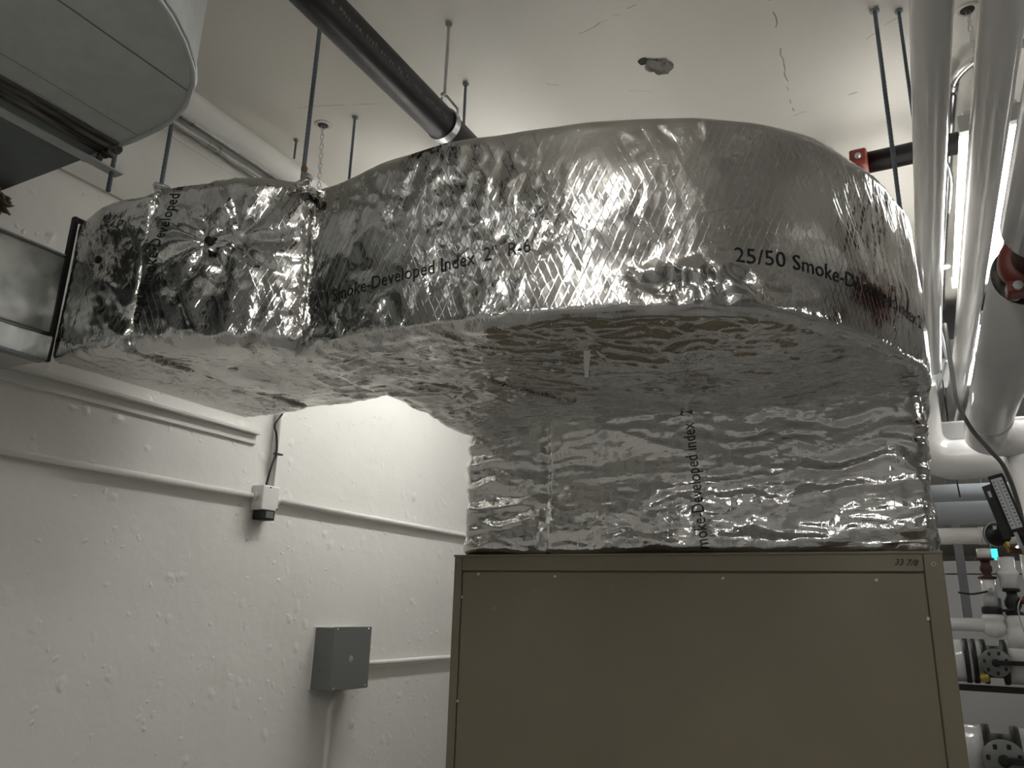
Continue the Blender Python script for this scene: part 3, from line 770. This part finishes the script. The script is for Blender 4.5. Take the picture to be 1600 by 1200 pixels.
# long horizontal conduit with switch box
o = MB().tube([(-2.082, -3.5, 1.950), (-2.082, 1.97, 1.952)], 0.0105, 14).build('white_conduit', M_WPAINT); tag(o, 'white conduit entering the left side of the small wall switch box', 'conduit', 'white conduits on the wall')
o = MB().tube([(-2.082, 2.075, 1.949), (-2.082, 5.5, 1.935)], 0.0115, 14).build('white_conduit', M_WPAINT); tag(o, 'white conduit leaving the small wall switch box towards the plenum', 'conduit', 'white conduits on the wall')
MB().tube([(-2.082, 2.06, 1.949), (-2.082, 2.085, 1.949)], 0.014, 14).build('connector', M_WPAINT, o)
o = MB().tube([(-2.085, 2.045, 1.985), (-2.085, 2.045, 2.7)], 0.0105, 14).build('white_conduit', M_WPAINT); tag(o, 'vertical white conduit rising from the small switch box behind the foil', 'conduit', 'white conduits on the wall')
sb = thing('switch_box', 'small white junction box with black switch on the wall', 'junction box')
MB().box(-2.1, -2.045, 1.972, 2.052, 1.905, 1.992, 0.004).build('box', M_WPLAST, sb)
MB().box(-2.098, -2.050, 1.985, 2.045, 1.872, 1.905, 0.003).build('black_base', M_BLACKM, sb)
MB().box(-2.0505, -2.0475, 2.000, 2.035, 1.878, 1.902, 0.001).build('switch_plate', M_GREYBOX, sb)
for yy, zz in ((2.005, 1.985), (2.045, 1.912)): MB().lathe([(0.003, -0.001), (0.003, 0.002), (0.0005, 0.003)], (-2.045, yy, zz), (1, 0, 0), 8).build('screw', M_BLACKM, sb)
MB().tube([(-2.08, 1.958, 1.952), (-2.08, 1.975, 1.952)], 0.015, 12).build('connector', M_WPAINT, sb)
pts = [(-2.07, 2.06, 2.33), (-2.068, 2.045, 2.27), (-2.07, 2.015, 2.22), (-2.075, 2.035, 2.18), (-2.072, 2.04, 2.12), (-2.07, 2.02, 2.06), (-2.07, 2.005, 1.99)]
def smooth_pts(p, n=6):
    P = [Vector(q) for q in p]; out = []
    for i in range(len(P)-1):
        a = P[max(i-1, 0)]; b_ = P[i]; c = P[i+1]; d = P[min(i+2, len(P)-1)]
        for k in range(n):
            t = k/n; out.append(0.5*((2*b_) + (c-a)*t + (2*a-5*b_+4*c-d)*t*t + (-a+3*b_-3*c+d)*t**3))
    out.append(P[-1]); return out
o = MB().tube(smooth_pts(pts), 0.0035, 8).build('black_cable', M_BLACKM); tag(o, 'black cable dangling from under the foil to the switch box', 'cable')
MB().box(-2.078, -2.062, 2.03, 2.065, 2.112, 2.118, 0.001).build('cable_tie', M_BLACKM, o)
# grey enclosure
ge = thing('electrical_enclosure', 'square grey electrical enclosure mounted on the white wall', 'enclosure')
MB().box(-2.0995, -2.094, 2.360, 2.585, 1.283, 1.508, 0.001).build('back_plate', M_WPLAST, ge)
MB().box(-2.094, -2.003, 2.362, 2.580, 1.285, 1.506, 0.002).build('box', M_GREYBOX, ge)
MB().box(-2.003, -1.998, 2.358, 2.583, 1.282, 1.509, 0.0015).build('cover', M_GREYBOX, ge)
for zz in (1.432, 1.398, 1.362):
    b = MB(); b.torus((-2.055, 2.3615, zz), (0, 1, 0), 0.0125 if zz != 1.398 else 0.0145, 0.0014, 20, 6); b.build('knockout', M_STRUT, ge)
b = MB(); b.lathe([(0.012, 0), (0.012, 0.0006), (0.0115, 0.0008)], (-1.998, 2.468, 1.392), (1, 0, 0), 24); b.build('round_label', mat('label_grey', (0.5, 0.5, 0.5), 0.5), ge)
for k in range(4): MB().box(-1.9974, -1.997, 2.460, 2.477, 1.3845+k*0.0045, 1.386+k*0.0045).build('label_print', M_TICK, ge)
for yy, zz in ((2.378, 1.500), (2.563, 1.500), (2.378, 1.291), (2.563, 1.291)):
    MB().lathe([(0.005, -0.001), (0.005, 0.0015), (0.002, 0.003), (0.0005, 0.003)], (-1.998, yy, zz), (1, 0, 0), 10).build('screw', M_STEEL, ge)
o = MB().tube([(-2.082, 2.58, 1.362), (-2.082, 5.0, 1.356)], 0.0105, 14).build('white_conduit', M_WPAINT); tag(o, 'white conduit from the right side of the grey enclosure', 'conduit', 'white conduits on the wall')
o = MB().tube([(-2.075, 2.46, 0.0), (-2.075, 2.462, 1.20), (-2.055, 2.475, 1.285)], 0.0125, 14).build('white_conduit', M_WPAINT); tag(o, 'white conduit dropping from beneath the grey enclosure', 'conduit', 'white conduits on the wall')
MB().tube([(-2.055, 2.475, 1.27), (-2.055, 2.475, 1.29)], 0.017, 14).build('connector', M_STEEL, o)

# ------------------------------------------------------------------ fluorescent fixtures and chains
def fixture(x, y0, y1, z, label, w=0.09, along='y', name='fluorescent_fixture', hang=False):
    t = thing(name, label, 'light', 'fluorescent ceiling fixtures')
    def bx(xa, xb, ya, yb, za, zb, nm, m, bev=0.002):
        b = MB()
        if along == 'y': b.box(x+xa, x+xb, ya, yb, z+za, z+zb, bev)
        else: b.box(ya, yb, x+xa, x+xb, z+za, z+zb, bev)
        b.build(nm, m, t)
    bx(-w*0.42, w*0.42, y0, y1, 0.018, 0.062, 'housing', M_WPLAST)
    bx(-w/2, w/2, y0+0.02, y1-0.02, 0.0, 0.019, 'diffuser', M_TUBEW if w > 0.1 else M_TUBE, 0.004)
    for a, b_ in ((y0-0.004, y0+0.02), (y1-0.02, y1+0.004)): bx(-w/2-0.003, w/2+0.003, a, b_, -0.003, 0.050, 'end_cap', M_GREYL)
    if hang:
        for yy in (y0+0.2, y1-0.2): MB().tube([(x, yy, z+0.06), (x, yy, ZC)], 0.005, 8).build('hanger_stem', M_STEEL, t)
    return t
fixture(0.284, 2.235, 3.46, 2.915, 'glowing fluorescent strip fixture seen between the white overhead pipes', w=0.155)
fixture(0.37, 3.95, 5.17, 2.915, 'glowing fluorescent fixture farther along, above the large white pipe', w=0.14)
fixture(-1.42, 1.95, 3.17, 2.88, 'fluorescent fixture hidden behind the foil-wrapped duct near the wall', hang=True)
fixture(-0.20, -0.75, 0.47, 2.98, 'fluorescent fixture above the photographer', hang=True)
fixture(-0.90, -2.9, -1.7, 2.98, 'added fill fixture behind the photographer, nearer the left wall', hang=True)  # added fill lamp, brightens the left wall and the cabinet
fixture(0.95, -2.9, -1.7, 2.98, 'added fill fixture behind the photographer, to the right', hang=True)  # second added fill lamp, for more light from the front
for x, y, lab in ((2.6, 1.0, 'unseen fill fixture added in the right bay level with the tan unit'), (2.6, 5.0, 'unseen fill fixture added in the right bay level with the thermometer'),  # unseen lamps added to light the deep hall
                  (2.2, 9.0, 'unseen fill fixture added in front of the far grey cabinet'), (1.6, 13.0, 'unseen fill fixture added over the far floor before the concrete pad'),
                  (1.6, 17.5, 'unseen fill fixture added over the far concrete pad'), (-1.0, 7.0, 'unseen fill fixture added deep behind the tan unit')):
    fixture(x, y, y+1.22, 2.98, lab, hang=True)
b = MB(); L_, R_ = 0.022, 0.0055
link = []
for i in range(20):
    a = 2*PI*i/20; link.append((R_*math.cos(a), 0, (L_/2-R_)*(1 if math.sin(a) >= 0 else -1) + R_*math.sin(a)))
b.tube(link + [link[0]], 0.0013, 6, caps=False)
link_ob = None
def chain(x, y, z1, n, label, lean=(0, 0)):
    global link_ob
    t = thing('light_chain', label, 'chain', 'light fixture chains', loc=(x, y, z1))
    for i in range(n):
        if link_ob is None:
            o = b.build('chain_link', M_STEEL); link_ob = o
        else:
            o = link_ob.copy(); C.objects.link(o)
        o.parent = t; o.location = (lean[0]*i/n, lean[1]*i/n, -0.012 - i*(L_-0.004)); o.rotation_euler = (0, 0, (PI/2 if i % 2 else 0)+0.4)
    c = MB(); c.lathe([(0.030, 0.0), (0.028, -0.004), (0.022, -0.006), (0.019, -0.002)], (0, 0, -0.0005), (0, 0, 1), 22); c.build('ceiling_ring', M_CEIL, t)
    d = MB(); d.lathe([(0.019, 0.0), (0.017, -0.003)], (0, 0, -0.001), (0, 0, 1), 18); d.build('ceiling_hole', M_HOLE, t)
    return t
chain(-1.708, 1.727, ZC, 21, 'light chain hanging from the ceiling behind the foil-wrapped duct', (-0.01, 0.03))
chain(0.254, 2.094, ZC, 13, 'light chain hanging from the ceiling between the two white pipes', (0.015, 0.14))

# ------------------------------------------------------------------ overhead white pipes at right
o = MB().tube([(0.140, -1.5, 2.80), (0.126, 1.5, 2.80), (0.113, 2.6, 2.80), (0.116, 4.2, 2.80)], 0.041, 32).build('white_overhead_pipe', M_JACKET); tag(o, 'leftmost white jacketed overhead pipe, next to the foil', 'pipe', 'white overhead pipes')
o = MB().tube([(0.262, -1.5, 2.80), (0.254, 1.57, 2.80), (0.246, 4.0, 2.80), (0.205, 5.7, 2.80)], 0.044, 32).build('white_overhead_pipe', M_JACKET); tag(o, 'middle white jacketed overhead pipe in front of the glowing fixture', 'pipe', 'white overhead pipes')
MB().tube([(0.205, 5.70, 2.80), (0.205, 5.76, 2.80)], 0.02, 16).build('pipe_end', M_BLACKM, o)
lp = thing('large_white_pipe', 'large white jacketed pipe with red coupling at right edge', 'pipe', 'white overhead pipes')
PX3, PZ3, R3 = 0.288, 2.40, 0.084
MB().tube([(PX3+0.012, -1.5, PZ3), (PX3+0.006, 1.80, PZ3)], R3, 40).build('jacket', M_JACKET, lp)
pts = [(PX3, 2.07, PZ3), (PX3-0.006, 3.2, PZ3), (PX3-0.01, 3.85, PZ3)] + arc((PX3+0.17, 3.95, PZ3), 0.18, PI, PI/2, (1, 0, 0), (0, 1, 0), 8)[1:] + [(1.6, 4.13, PZ3)]
MB().tube(pts, R3, 40).build('jacket', M_JACKET, lp)
MB().tube([(PX3-0.008, 3.60, PZ3), (PX3-0.008, 3.63, PZ3)], R3+0.003, 40).build('jacket_band', M_JACKET, lp)
MB().lathe([(R3*0.97, 0.0), (R3*0.97, 0.006), (0.05, 0.004)], (PX3, 2.063, PZ3), (0, 1, 0), 32).build('insulation_face', M_SEAL, lp)
MB().tube([(PX3+0.004, 1.79, PZ3), (PX3, 2.10, PZ3)], 0.048, 24).build('bare_pipe', M_DRED, lp)
cp = MB(); cp.lathe([(0.05, -0.03), (0.066, -0.028), (0.072, -0.015), (0.072, 0.015), (0.066, 0.028), (0.05, 0.03)], (PX3, 2.00, PZ3), (0, 1, 0), 28)
cp.box(PX3-0.062, PX3-0.020, 1.975, 2.03, PZ3-0.078, PZ3-0.045, 0.006); cp.box(PX3+0.02, PX3+0.062, 1.975, 2.03, PZ3-0.078, PZ3-0.045, 0.006)
cpo = cp.build('coupling', M_RED, lp)
for s_ in (-1, 1): MB().lathe([(0.011, -0.04), (0.011, -0.03), (0.006, -0.03), (0.006, 0.03), (0.011, 0.03), (0.011, 0.04)], (PX3+s_*0.042, 2.0, PZ3-0.066), (0, 1, 0), 8, False).build('bolt', M_STEEL, cpo)
# second bolted ear visible from below
MB().box(PX3-0.02, PX3+0.03, 1.97, 2.03, PZ3-0.088, PZ3-0.06, 0.006).build('coupling_ear', M_RED, cpo)
MB().lathe([(0.010, -0.03), (0.010, 0.03)], (PX3+0.005, 2.0, PZ3-0.074), (0, 1, 0), 10).build('bolt', M_STEEL, cpo)
# pipe fitting at the very top right
o = MB().tube([(0.338, -1.5, 2.68)] + arc((0.42, 1.38, 2.68), 0.085, PI, PI/2, (1, 0, 0), (0, 1, 0), 8) + [(1.8, 1.465, 2.68)], 0.05, 28).build('white_pipe_elbow', M_JACKET); tag(o, 'white rounded pipe elbow at the top right corner', 'pipe')
# black pipe crossing behind them with red coupling
b2 = thing('black_cross_pipe', 'black pipe with red clamp crossing behind the white overhead pipes', 'pipe')
MB().tube([(-0.06, 2.58, 3.08), (2.5, 2.58, 3.08)], 0.036, 28).build('pipe_barrel', M_BLACK, b2)
MB().tube([(-1.0, 2.58, 3.08), (-0.10, 2.58, 3.08)], 0.030, 24).build('pipe_barrel', M_BLACK, b2)
cp = MB(); cp.lathe([(0.036, -0.028), (0.049, -0.026), (0.052, 0.0), (0.049, 0.026), (0.036, 0.028)], (-0.066, 2.58, 3.08), (1, 0, 0), 24)
cp.box(-0.092, -0.04, 2.515, 2.55, 3.055, 3.105, 0.006); c_o = cp.build('coupling', M_RED, b2)
MB().lathe([(0.010, -0.014), (0.010, 0.0)], (-0.066, 2.52, 3.075), (0, 1, 0), 8).build('bolt', M_STEEL, c_o)
# conduit with bend
o = MB().tube([(1.6, 2.24, 3.15), (0.34, 2.24, 3.15)] + arc((0.34, 2.36, 3.15), 0.12, -PI/2, -PI, (1, 0, 0), (0, 1, 0), 8)[1:] + [(0.20, 3.6, 3.15), (0.19, 8, 3.15)], 0.0125, 14).build('bent_conduit', M_EMT); tag(o, 'bare steel conduit bending under the ceiling between the white pipes', 'conduit')
MB().tube([(0.22, 2.35, 3.15), (0.219, 2.39, 3.15)], 0.015, 14).build('coupling', M_EMT, o)
# flexible conduit and strut beyond
pts = smooth_pts([(0.19, 2.62, 3.05), (0.20, 2.66, 3.0), (0.195, 2.8, 2.98), (0.20, 2.95, 3.02)])
o = MB().tube(pts, [0.008*(1 if i % 2 else 0.75) for i in range(len(pts))], 10).build('flexible_conduit', M_STEEL); tag(o, 'short flexible metal conduit beside the glowing fixture', 'conduit')
o = MB().tube(smooth_pts([(0.11, 3.35, 2.94), (0.155, 3.3, 2.95), (0.195, 3.33, 2.97)]), 0.012, 10).build('flexible_conduit', M_GREYP); tag(o, 'pale ribbed flexible conduit at the far end of the glowing fixture', 'conduit')
o = MB().box(-0.4, 2.4, 4.30, 4.62, 2.965, 3.13, 0.004).build('dark_beam', M_BLACKM); tag(o, 'dark beam crossing below the ceiling beyond the fixture', 'beam')
o = MB().box(0.02, 1.4, 4.9, 6.6, 2.87, 3.05, 0.01).build('grey_ceiling_duct', M_GREYL); tag(o, 'pale grey rectangular duct far beyond the overhead pipes', 'duct')
for i, (p, q) in enumerate((((0.12, 3.35, 2.96), (0.185, 4.25, 2.86)), ((0.185, 4.25, 2.84), (0.12, 4.7, 2.76)), ((0.12, 4.7, 2.6), (0.15, 5.4, 2.5)), ((0.31, 4.2, 2.86), (0.335, 4.7, 2.66)))):
    o = MB().tube([p, q], 0.007, 10).build('brace_rod', M_GREYP)
    tag(o, ('thin slanted brace rod below the far end of the fixture', 'thin brace rod leaning back from the lower end of another', 'lowest thin brace rod beside the foil', 'thin brace rod beside the large white pipe')[i], 'rod')

# ------------------------------------------------------------------ cross pipes, gauge and thermometer
hp = thing('white_header_pipe', 'thick white jacketed header crossing behind the large pipe end', 'pipe')
YH = 4.40
pts = [(0.03, YH, 2.94), (0.03, YH, 2.52)] + arc((0.17, YH, 2.505), 0.14, PI, PI*1.5, (1, 0, 0), (0, 0, 1), 8)[1:] + [(2.2, YH, 2.365)]
MB().tube(pts, 0.100, 36).build('jacket', M_JACKET, hp)
MB().box(0.12, 0.62, YH-0.02, YH+0.3, 2.46, 2.56, 0.01).build('saddle', M_GREYL, hp)
o = MB().tube([(-0.5, 5.0, 2.275), (2.2, 5.0, 2.275)], 0.056, 28).build('grey_cross_pipe', M_GREYP); tag(o, 'upper grey painted pipe under the white header', 'pipe', 'grey cross pipes')
o = MB().tube([(-0.5, 4.8, 2.145), (2.2, 4.8, 2.145)], 0.062, 28).build('grey_cross_pipe', M_GREYP); tag(o, 'lower grey painted pipe under the white header', 'pipe', 'grey cross pipes')
o = MB().tube([(0.185, 4.88, 2.24), (0.178, 4.88, 2.34), (0.175, 4.87, 3.2)], 0.004, 8).build('hanger_wire', M_BLACKM); tag(o, 'thin dark wire in front of the grey pipes', 'wire')
wp_ = thing('white_cross_pipe', 'smooth white pipe below the grey pipes with ribbed joint', 'pipe')
MB().tube([(-0.5, 4.5, 1.997), (2.2, 4.5, 1.997)], 0.041, 28).build('pipe_barrel', M_WPLAST, wp_)
for xx in (0.232, 0.244, 0.256): MB().torus((xx, 4.5, 1.997), (1, 0, 0), 0.042, 0.004, 28, 8).build('joint_ring', M_WPLAST, wp_)
o = MB().tube([(0.415, 4.15, 0.0), (0.415, 4.15, 2.40)], 0.060, 28).build('white_riser_pipe', M_JACKET); tag(o, 'vertical white riser pipe at the right edge behind the thermometer', 'pipe')
# thermometer
th = thing('thermometer', 'black industrial thermometer with pale scale at right edge', 'thermometer')
Tm = Matrix.Translation((0.292, 3.6, 2.045)) @ Matrix.Rotation(math.radians(-13), 4, 'Y') @ Matrix.Rotation(math.radians(-12), 4, 'Z')
def tmb(nm, m, *box, bev=0.002, parent=th):
    b = MB(); b.box(*box, bev); b.v = [tuple(Tm @ Vector(p)) for p in b.v]; return b.build(nm, m, parent)
tmb('case', M_BLACKM, -0.027, 0.027, 0.0, 0.024, -0.115, 0.115, bev=0.004)
tmb('scale_plate', M_SCALE, -0.020, 0.020, -0.0015, 0.001, -0.103, 0.100)
for k in range(13):
    for s_ in (-1, 1): tmb('scale_mark', M_TICK, s_*0.013-0.0035, s_*0.013+0.0035, -0.0024, -0.001, -0.09+k*0.0145, -0.086+k*0.0145, bev=0.0)
tmb('glass_tube', M_GREYP, -0.0025, 0.0025, -0.004, 0.0, -0.098, 0.092, bev=0.001)
b = MB(); b.prism([(-0.030, 0), (-0.062, 0.02), (-0.050, 0.03), (-0.02, 0.012)], -0.13, 0.085); b.v = [tuple(Tm @ Vector(p)) for p in b.v]; b.build('side_cover', M_BLACKM, th)
tmb('sticker', M_SCALE, -0.048, -0.038, 0.002, 0.0105, 0.035, 0.06, bev=0.0)
MB().tube([Tm @ Vector((0.005, 0.012, -0.11)), Tm @ Vector((0.008, 0.03, -0.15)), (0.40, 4.1, 1.90)], [0.012, 0.02, 0.018], 12).build('stem', M_BLACKM, th)
MB().tube([Tm @ Vector((-0.012, 0.008, -0.115)), Tm @ Vector((-0.012, 0.008, -0.2))], 0.006, 10).build('capillary', M_GREYP, th)
# pressure gauge seen from below/behind
pg = thing('pressure_gauge', 'round black pressure gauge below the thermometer', 'gauge')
MB().lathe([(0.001, -0.052), (0.02, -0.050), (0.038, -0.038), (0.048, -0.018), (0.050, 0.0), (0.050, 0.018), (0.046, 0.026), (0.044, 0.026)], (0.262, 3.85, 1.945), (-0.35, 0.8, 0.1), 32).build('gauge_case', M_BLACK, pg)
MB().torus((0.262, 3.85, 1.945), (-0.35, 0.8, 0.1), 0.0505, 0.004, 32, 8).build('bezel', M_STEEL, pg)
MB().box(0.247, 0.260, 3.800, 3.803, 1.957, 1.975, 0.0).build('sticker', M_SCALE, pg)
MB().lathe([(0.013, 0), (0.013, 0.02), (0.009, 0.02), (0.009, 0.045)], (0.285, 3.83, 1.912), (0.3, 0, -1), 6, False).build('fitting', M_BRASS, pg)
MB().tube([(0.29, 3.83, 1.880), (0.40, 3.95, 1.872)], 0.013, 12).build('valve', M_RUST, pg)
MB().tube([(0.34, 3.88, 1.873), (0.42, 4.1, 1.87)], 0.010, 12).build('nipple', M_BRASS, pg)
# dangling grey cable
o = MB().tube(smooth_pts([(0.157, 3.4, 2.75), (0.160, 3.4, 2.50), (0.165, 3.42, 2.42), (0.20, 3.45, 2.32), (0.255, 3.5, 2.24), (0.305, 3.6, 2.18), (0.345, 3.75, 2.05), (0.355, 3.8, 1.9)]), 0.0085, 10).build('grey_cable', M_CABLE); tag(o, 'grey cable curving down across the white header to the thermometer', 'cable')

# ------------------------------------------------------------------ far pipework behind the tan unit
ec = thing('far_electrical_cabinet', 'pale grey cabinet with dark slot window far behind the pipes', 'cabinet')
YC = 9.0
MB().box(0.10, 1.2, YC, YC+0.6, 0.0, 2.15, 0.01).build('body', M_GREYL, ec)
MB().box(0.12, 1.18, YC-0.006, YC, 2.02, 2.03).build('seam', M_BLACKM, ec)
MB().box(0.50, 0.56, YC-0.012, YC, 1.62, 1.80, 0.003).build('window_slot', mat('slot_glass', (0.05, 0.09, 0.12), 0.2), ec)
MB().box(0.515, 0.60, YC-0.03, YC-0.004, 1.60, 1.622, 0.004).build('handle', M_BLACKM, ec)
es = thing('lit_sign', 'small glowing cyan sign between the far pipes', 'sign')
MB().box(0.448, 0.535, 8.10, 8.13, 2.105, 2.20, 0.003).build('sign_face', M_LITSIGN, es)
MB().box(0.443, 0.54, 8.13, 8.16, 2.10, 2.205, 0.003).build('sign_case', M_GREYL, es)
MB().tube([(0.49, 8.145, 2.20), (0.49, 8.145, ZC)], 0.006, 8).build('stem', M_STEEL, es)
o = MB().box(0.167, 0.224, 6.55, 6.61, 1.53, 3.2, 0.004).build('strut_post', M_STRUT); tag(o, 'grey steel strut post just right of the tan unit', 'post')
r1 = thing('valved_riser', 'white far riser with brown valve body and round ball end', 'pipe', 'far valved risers')
YV = 6.0; XV = 0.318
MB().lathe([(0.042, 0), (0.042, 0.06)], (XV+0.0, YV, 1.985), (0, 0, 1), 24).build('jacket', M_JACKET, r1)
MB().lathe([(0.055, 0), (0.055, 0.012), (0.03, 0.015), (0.026, 0.035), (0.036, 0.05), (0.036, 0.075), (0.026, 0.09), (0.03, 0.115), (0.055, 0.118), (0.055, 0.13)], (XV, YV, 1.855), (0, 0, 1), 20).build('valve_body', M_DRED, r1)
MB().lathe([(0.042, 0), (0.042, 0.175)], (XV, YV, 1.68), (0, 0, 1), 24).build('jacket', M_JACKET, r1)
MB().lathe([(0.055, 0), (0.058, 0.01), (0.058, 0.035), (0.055, 0.045)], (XV, YV, 1.635), (0, 0, 1), 20).build('clamp', M_BLACKM, r1)
MB().lathe([(0.05, 0.0), (0.066, -0.02), (0.066, -0.035), (0.058, -0.045), (0.066, -0.07), (0.068, -0.09), (0.055, -0.125), (0.03, -0.142), (0.002, -0.147)], (XV, YV, 1.635), (0, 0, 1), 24).build('ball_end', M_JACKET, r1)
MB().tube([(-0.4, YV, 1.565), (XV-0.05, YV, 1.565), (XV-0.03, YV, 1.565)], [0.042, 0.042, 0.030], 24).build('side_branch', M_JACKET, r1)
MB().tube([(XV+0.03, YV-0.05, 1.655), (XV+0.12, YV-0.06, 1.66), (XV+0.125, YV-0.06, 1.71)], 0.009, 8).build('lever', M_BLACKM, r1)
MB().lathe([(0.022, 0), (0.022, 0.02), (0.012, 0.03)], (XV+0.01, YV-0.045, 1.775), (0, -1, 0), 12).build('sensor', M_GREYL, r1)
MB().tube(smooth_pts([(XV, YV-0.06, 1.775), (0.22, YV-0.05, 1.755), (0.14, YV-0.05, 1.765)]), 0.006, 8).build('sensor_wire', M_BLACKM, r1)
r2 = thing('valved_riser', 'white far riser with black valve body and red cap', 'pipe', 'far valved risers')
XV = 0.455
MB().lathe([(0.052, 0.0), (0.052, 0.06), (0.062, 0.075), (0.062, 0.10), (0.046, 0.115), (0.046, 0.19)], (XV-0.02, YV, 1.80), (0, 0, 1), 24).build('jacket', M_JACKET, r2)
MB().lathe([(0.05, 0), (0.05, 0.02), (0.03, 0.025), (0.048, 0.06), (0.048, 0.09), (0.03, 0.12), (0.03, 0.14), (0.05, 0.145), (0.05, 0.165)], (XV-0.015, YV, 1.63), (0, 0, 1), 20).build('valve_body', M_BLACKM, r2)
MB().lathe([(0.02, 0), (0.026, 0.02), (0.02, 0.035)], (XV+0.025, YV-0.03, 1.72), (1, -0.4, 0), 14).build('cap', M_RED, r2)
MB().lathe([(0.046, 0.0), (0.062, -0.02), (0.062, -0.06), (0.056, -0.075), (0.066, -0.09), (0.066, -0.20)], (XV-0.01, YV, 1.63), (0, 0, 1), 24).build('jacket', M_JACKET, r2)
MB().tube(smooth_pts([(XV+0.03, YV-0.07, 1.74), (XV+0.0, YV-0.08, 1.66), (XV+0.02, YV-0.08, 1.5)]), 0.004, 8).build('sensor_wire', M_GREYL, r2)
# horizontal equipment pipes with butterfly valves
def valve_pipe(name, Y, z, r, xa, xv, xb, label, bands):
    t = thing(name, label, 'pipe', 'low white pipes with valves')
    MB().tube([(xa, Y, z), (xv-0.07, Y, z)], r, 36).build('jacket', M_JACKET, t)
    MB().tube([(xv+0.09, Y, z), (xb, Y, z)], r, 36).build('jacket', M_JACKET, t)
    for x in bands:
        MB().tube([(x-0.016, Y, z), (x+0.016, Y, z)], r+0.008, 36).build('black_band', M_BLACKM, t)
    MB().lathe([(r*0.9, -0.085), (r*1.05, -0.07), (r*1.05, -0.04), (r*0.75, -0.035), (r*0.75, 0.05), (r*1.05, 0.055), (r*1.05, 0.085), (r*0.9, 0.1)], (xv, Y, z), (1, 0, 0), 28).build('valve_body', M_BLACKM, t)
    pl = MB(); pl.lathe([(0.02, 0), (0.095, 0.0), (0.098, 0.006), (0.095, 0.012), (0.02, 0.014)], (xv+0.005, Y-r-0.02, z), (0, -1, 0), 28); p = pl.build('notch_plate', M_GPLATE, t)
    for k in range(7):
        a = 2*PI*k/7+0.3; MB().box(xv+0.005+0.07*math.cos(a)-0.009, xv+0.005+0.07*math.cos(a)+0.009, Y-r-0.036, Y-r-0.033, z+0.07*math.sin(a)-0.012, z+0.07*math.sin(a)+0.012, 0.002).build('notch', M_BLACKM, p)
    h = MB(); h.box(xv-0.02, xv+0.40, Y-r-0.055, Y-r-0.043, z-0.012, z+0.020, 0.004); h.build('handle', M_BLACKM, t)
    MB().lathe([(0.028, 0), (0.028, 0.02), (0.012, 0.024)], (xv+0.005, Y-r-0.034, z), (0, -1, 0), 16).build('hub', M_BLACKM, t)
    MB().lathe([(0.03, 0), (0.034, 0.01), (0.02, 0.02)], (xv-0.075, Y-r-0.02, z-0.105), (0, -1, 0), 14).build('brass_plug', M_BRASS, t)
    return t
valve_pipe('low_valve_pipe', 7.0, 1.30, 0.150, -0.4, 0.335, 2.0, 'white pipe with black bands and grey valve plate, upper of the two low pipes', (0.165, 0.215))
valve_pipe('low_valve_pipe', 5.0, 0.93, 0.140, -0.4, 0.215, 2.0, 'white pipe with grey valve plate in the bottom right corner, lower of the two', ())
o = MB().box(-0.3, 2.0, 6.95, 7.05, 1.09, 1.13, 0.004).build('steel_rail', M_BLACKM); tag(o, 'dark steel rail carrying the upper low white pipe', 'rail')
for k, x in enumerate((-0.25, 1.9)):
    MB().box(x-0.03, x+0.03, 6.96, 7.04, 0.0, 1.09, 0.003).build('leg', M_BLACKM, o)
for k, x in enumerate((-0.3, 1.8)):
    t = MB().box(x-0.04, x+0.04, 4.94, 5.06, 0.0, 0.783, 0.003).build('pipe_stand', M_BLACKM); tag(t, 'black stand under the lower white pipe, %s end' % ('hidden' if k == 0 else 'far right'), 'stand')
o = MB().box(-0.6, 0.80, 18.3, 20.2, 0.0, 0.20, 0.02).build('concrete_pad', M_CONC); tag(o, 'low concrete equipment pad on the far floor', 'pad')
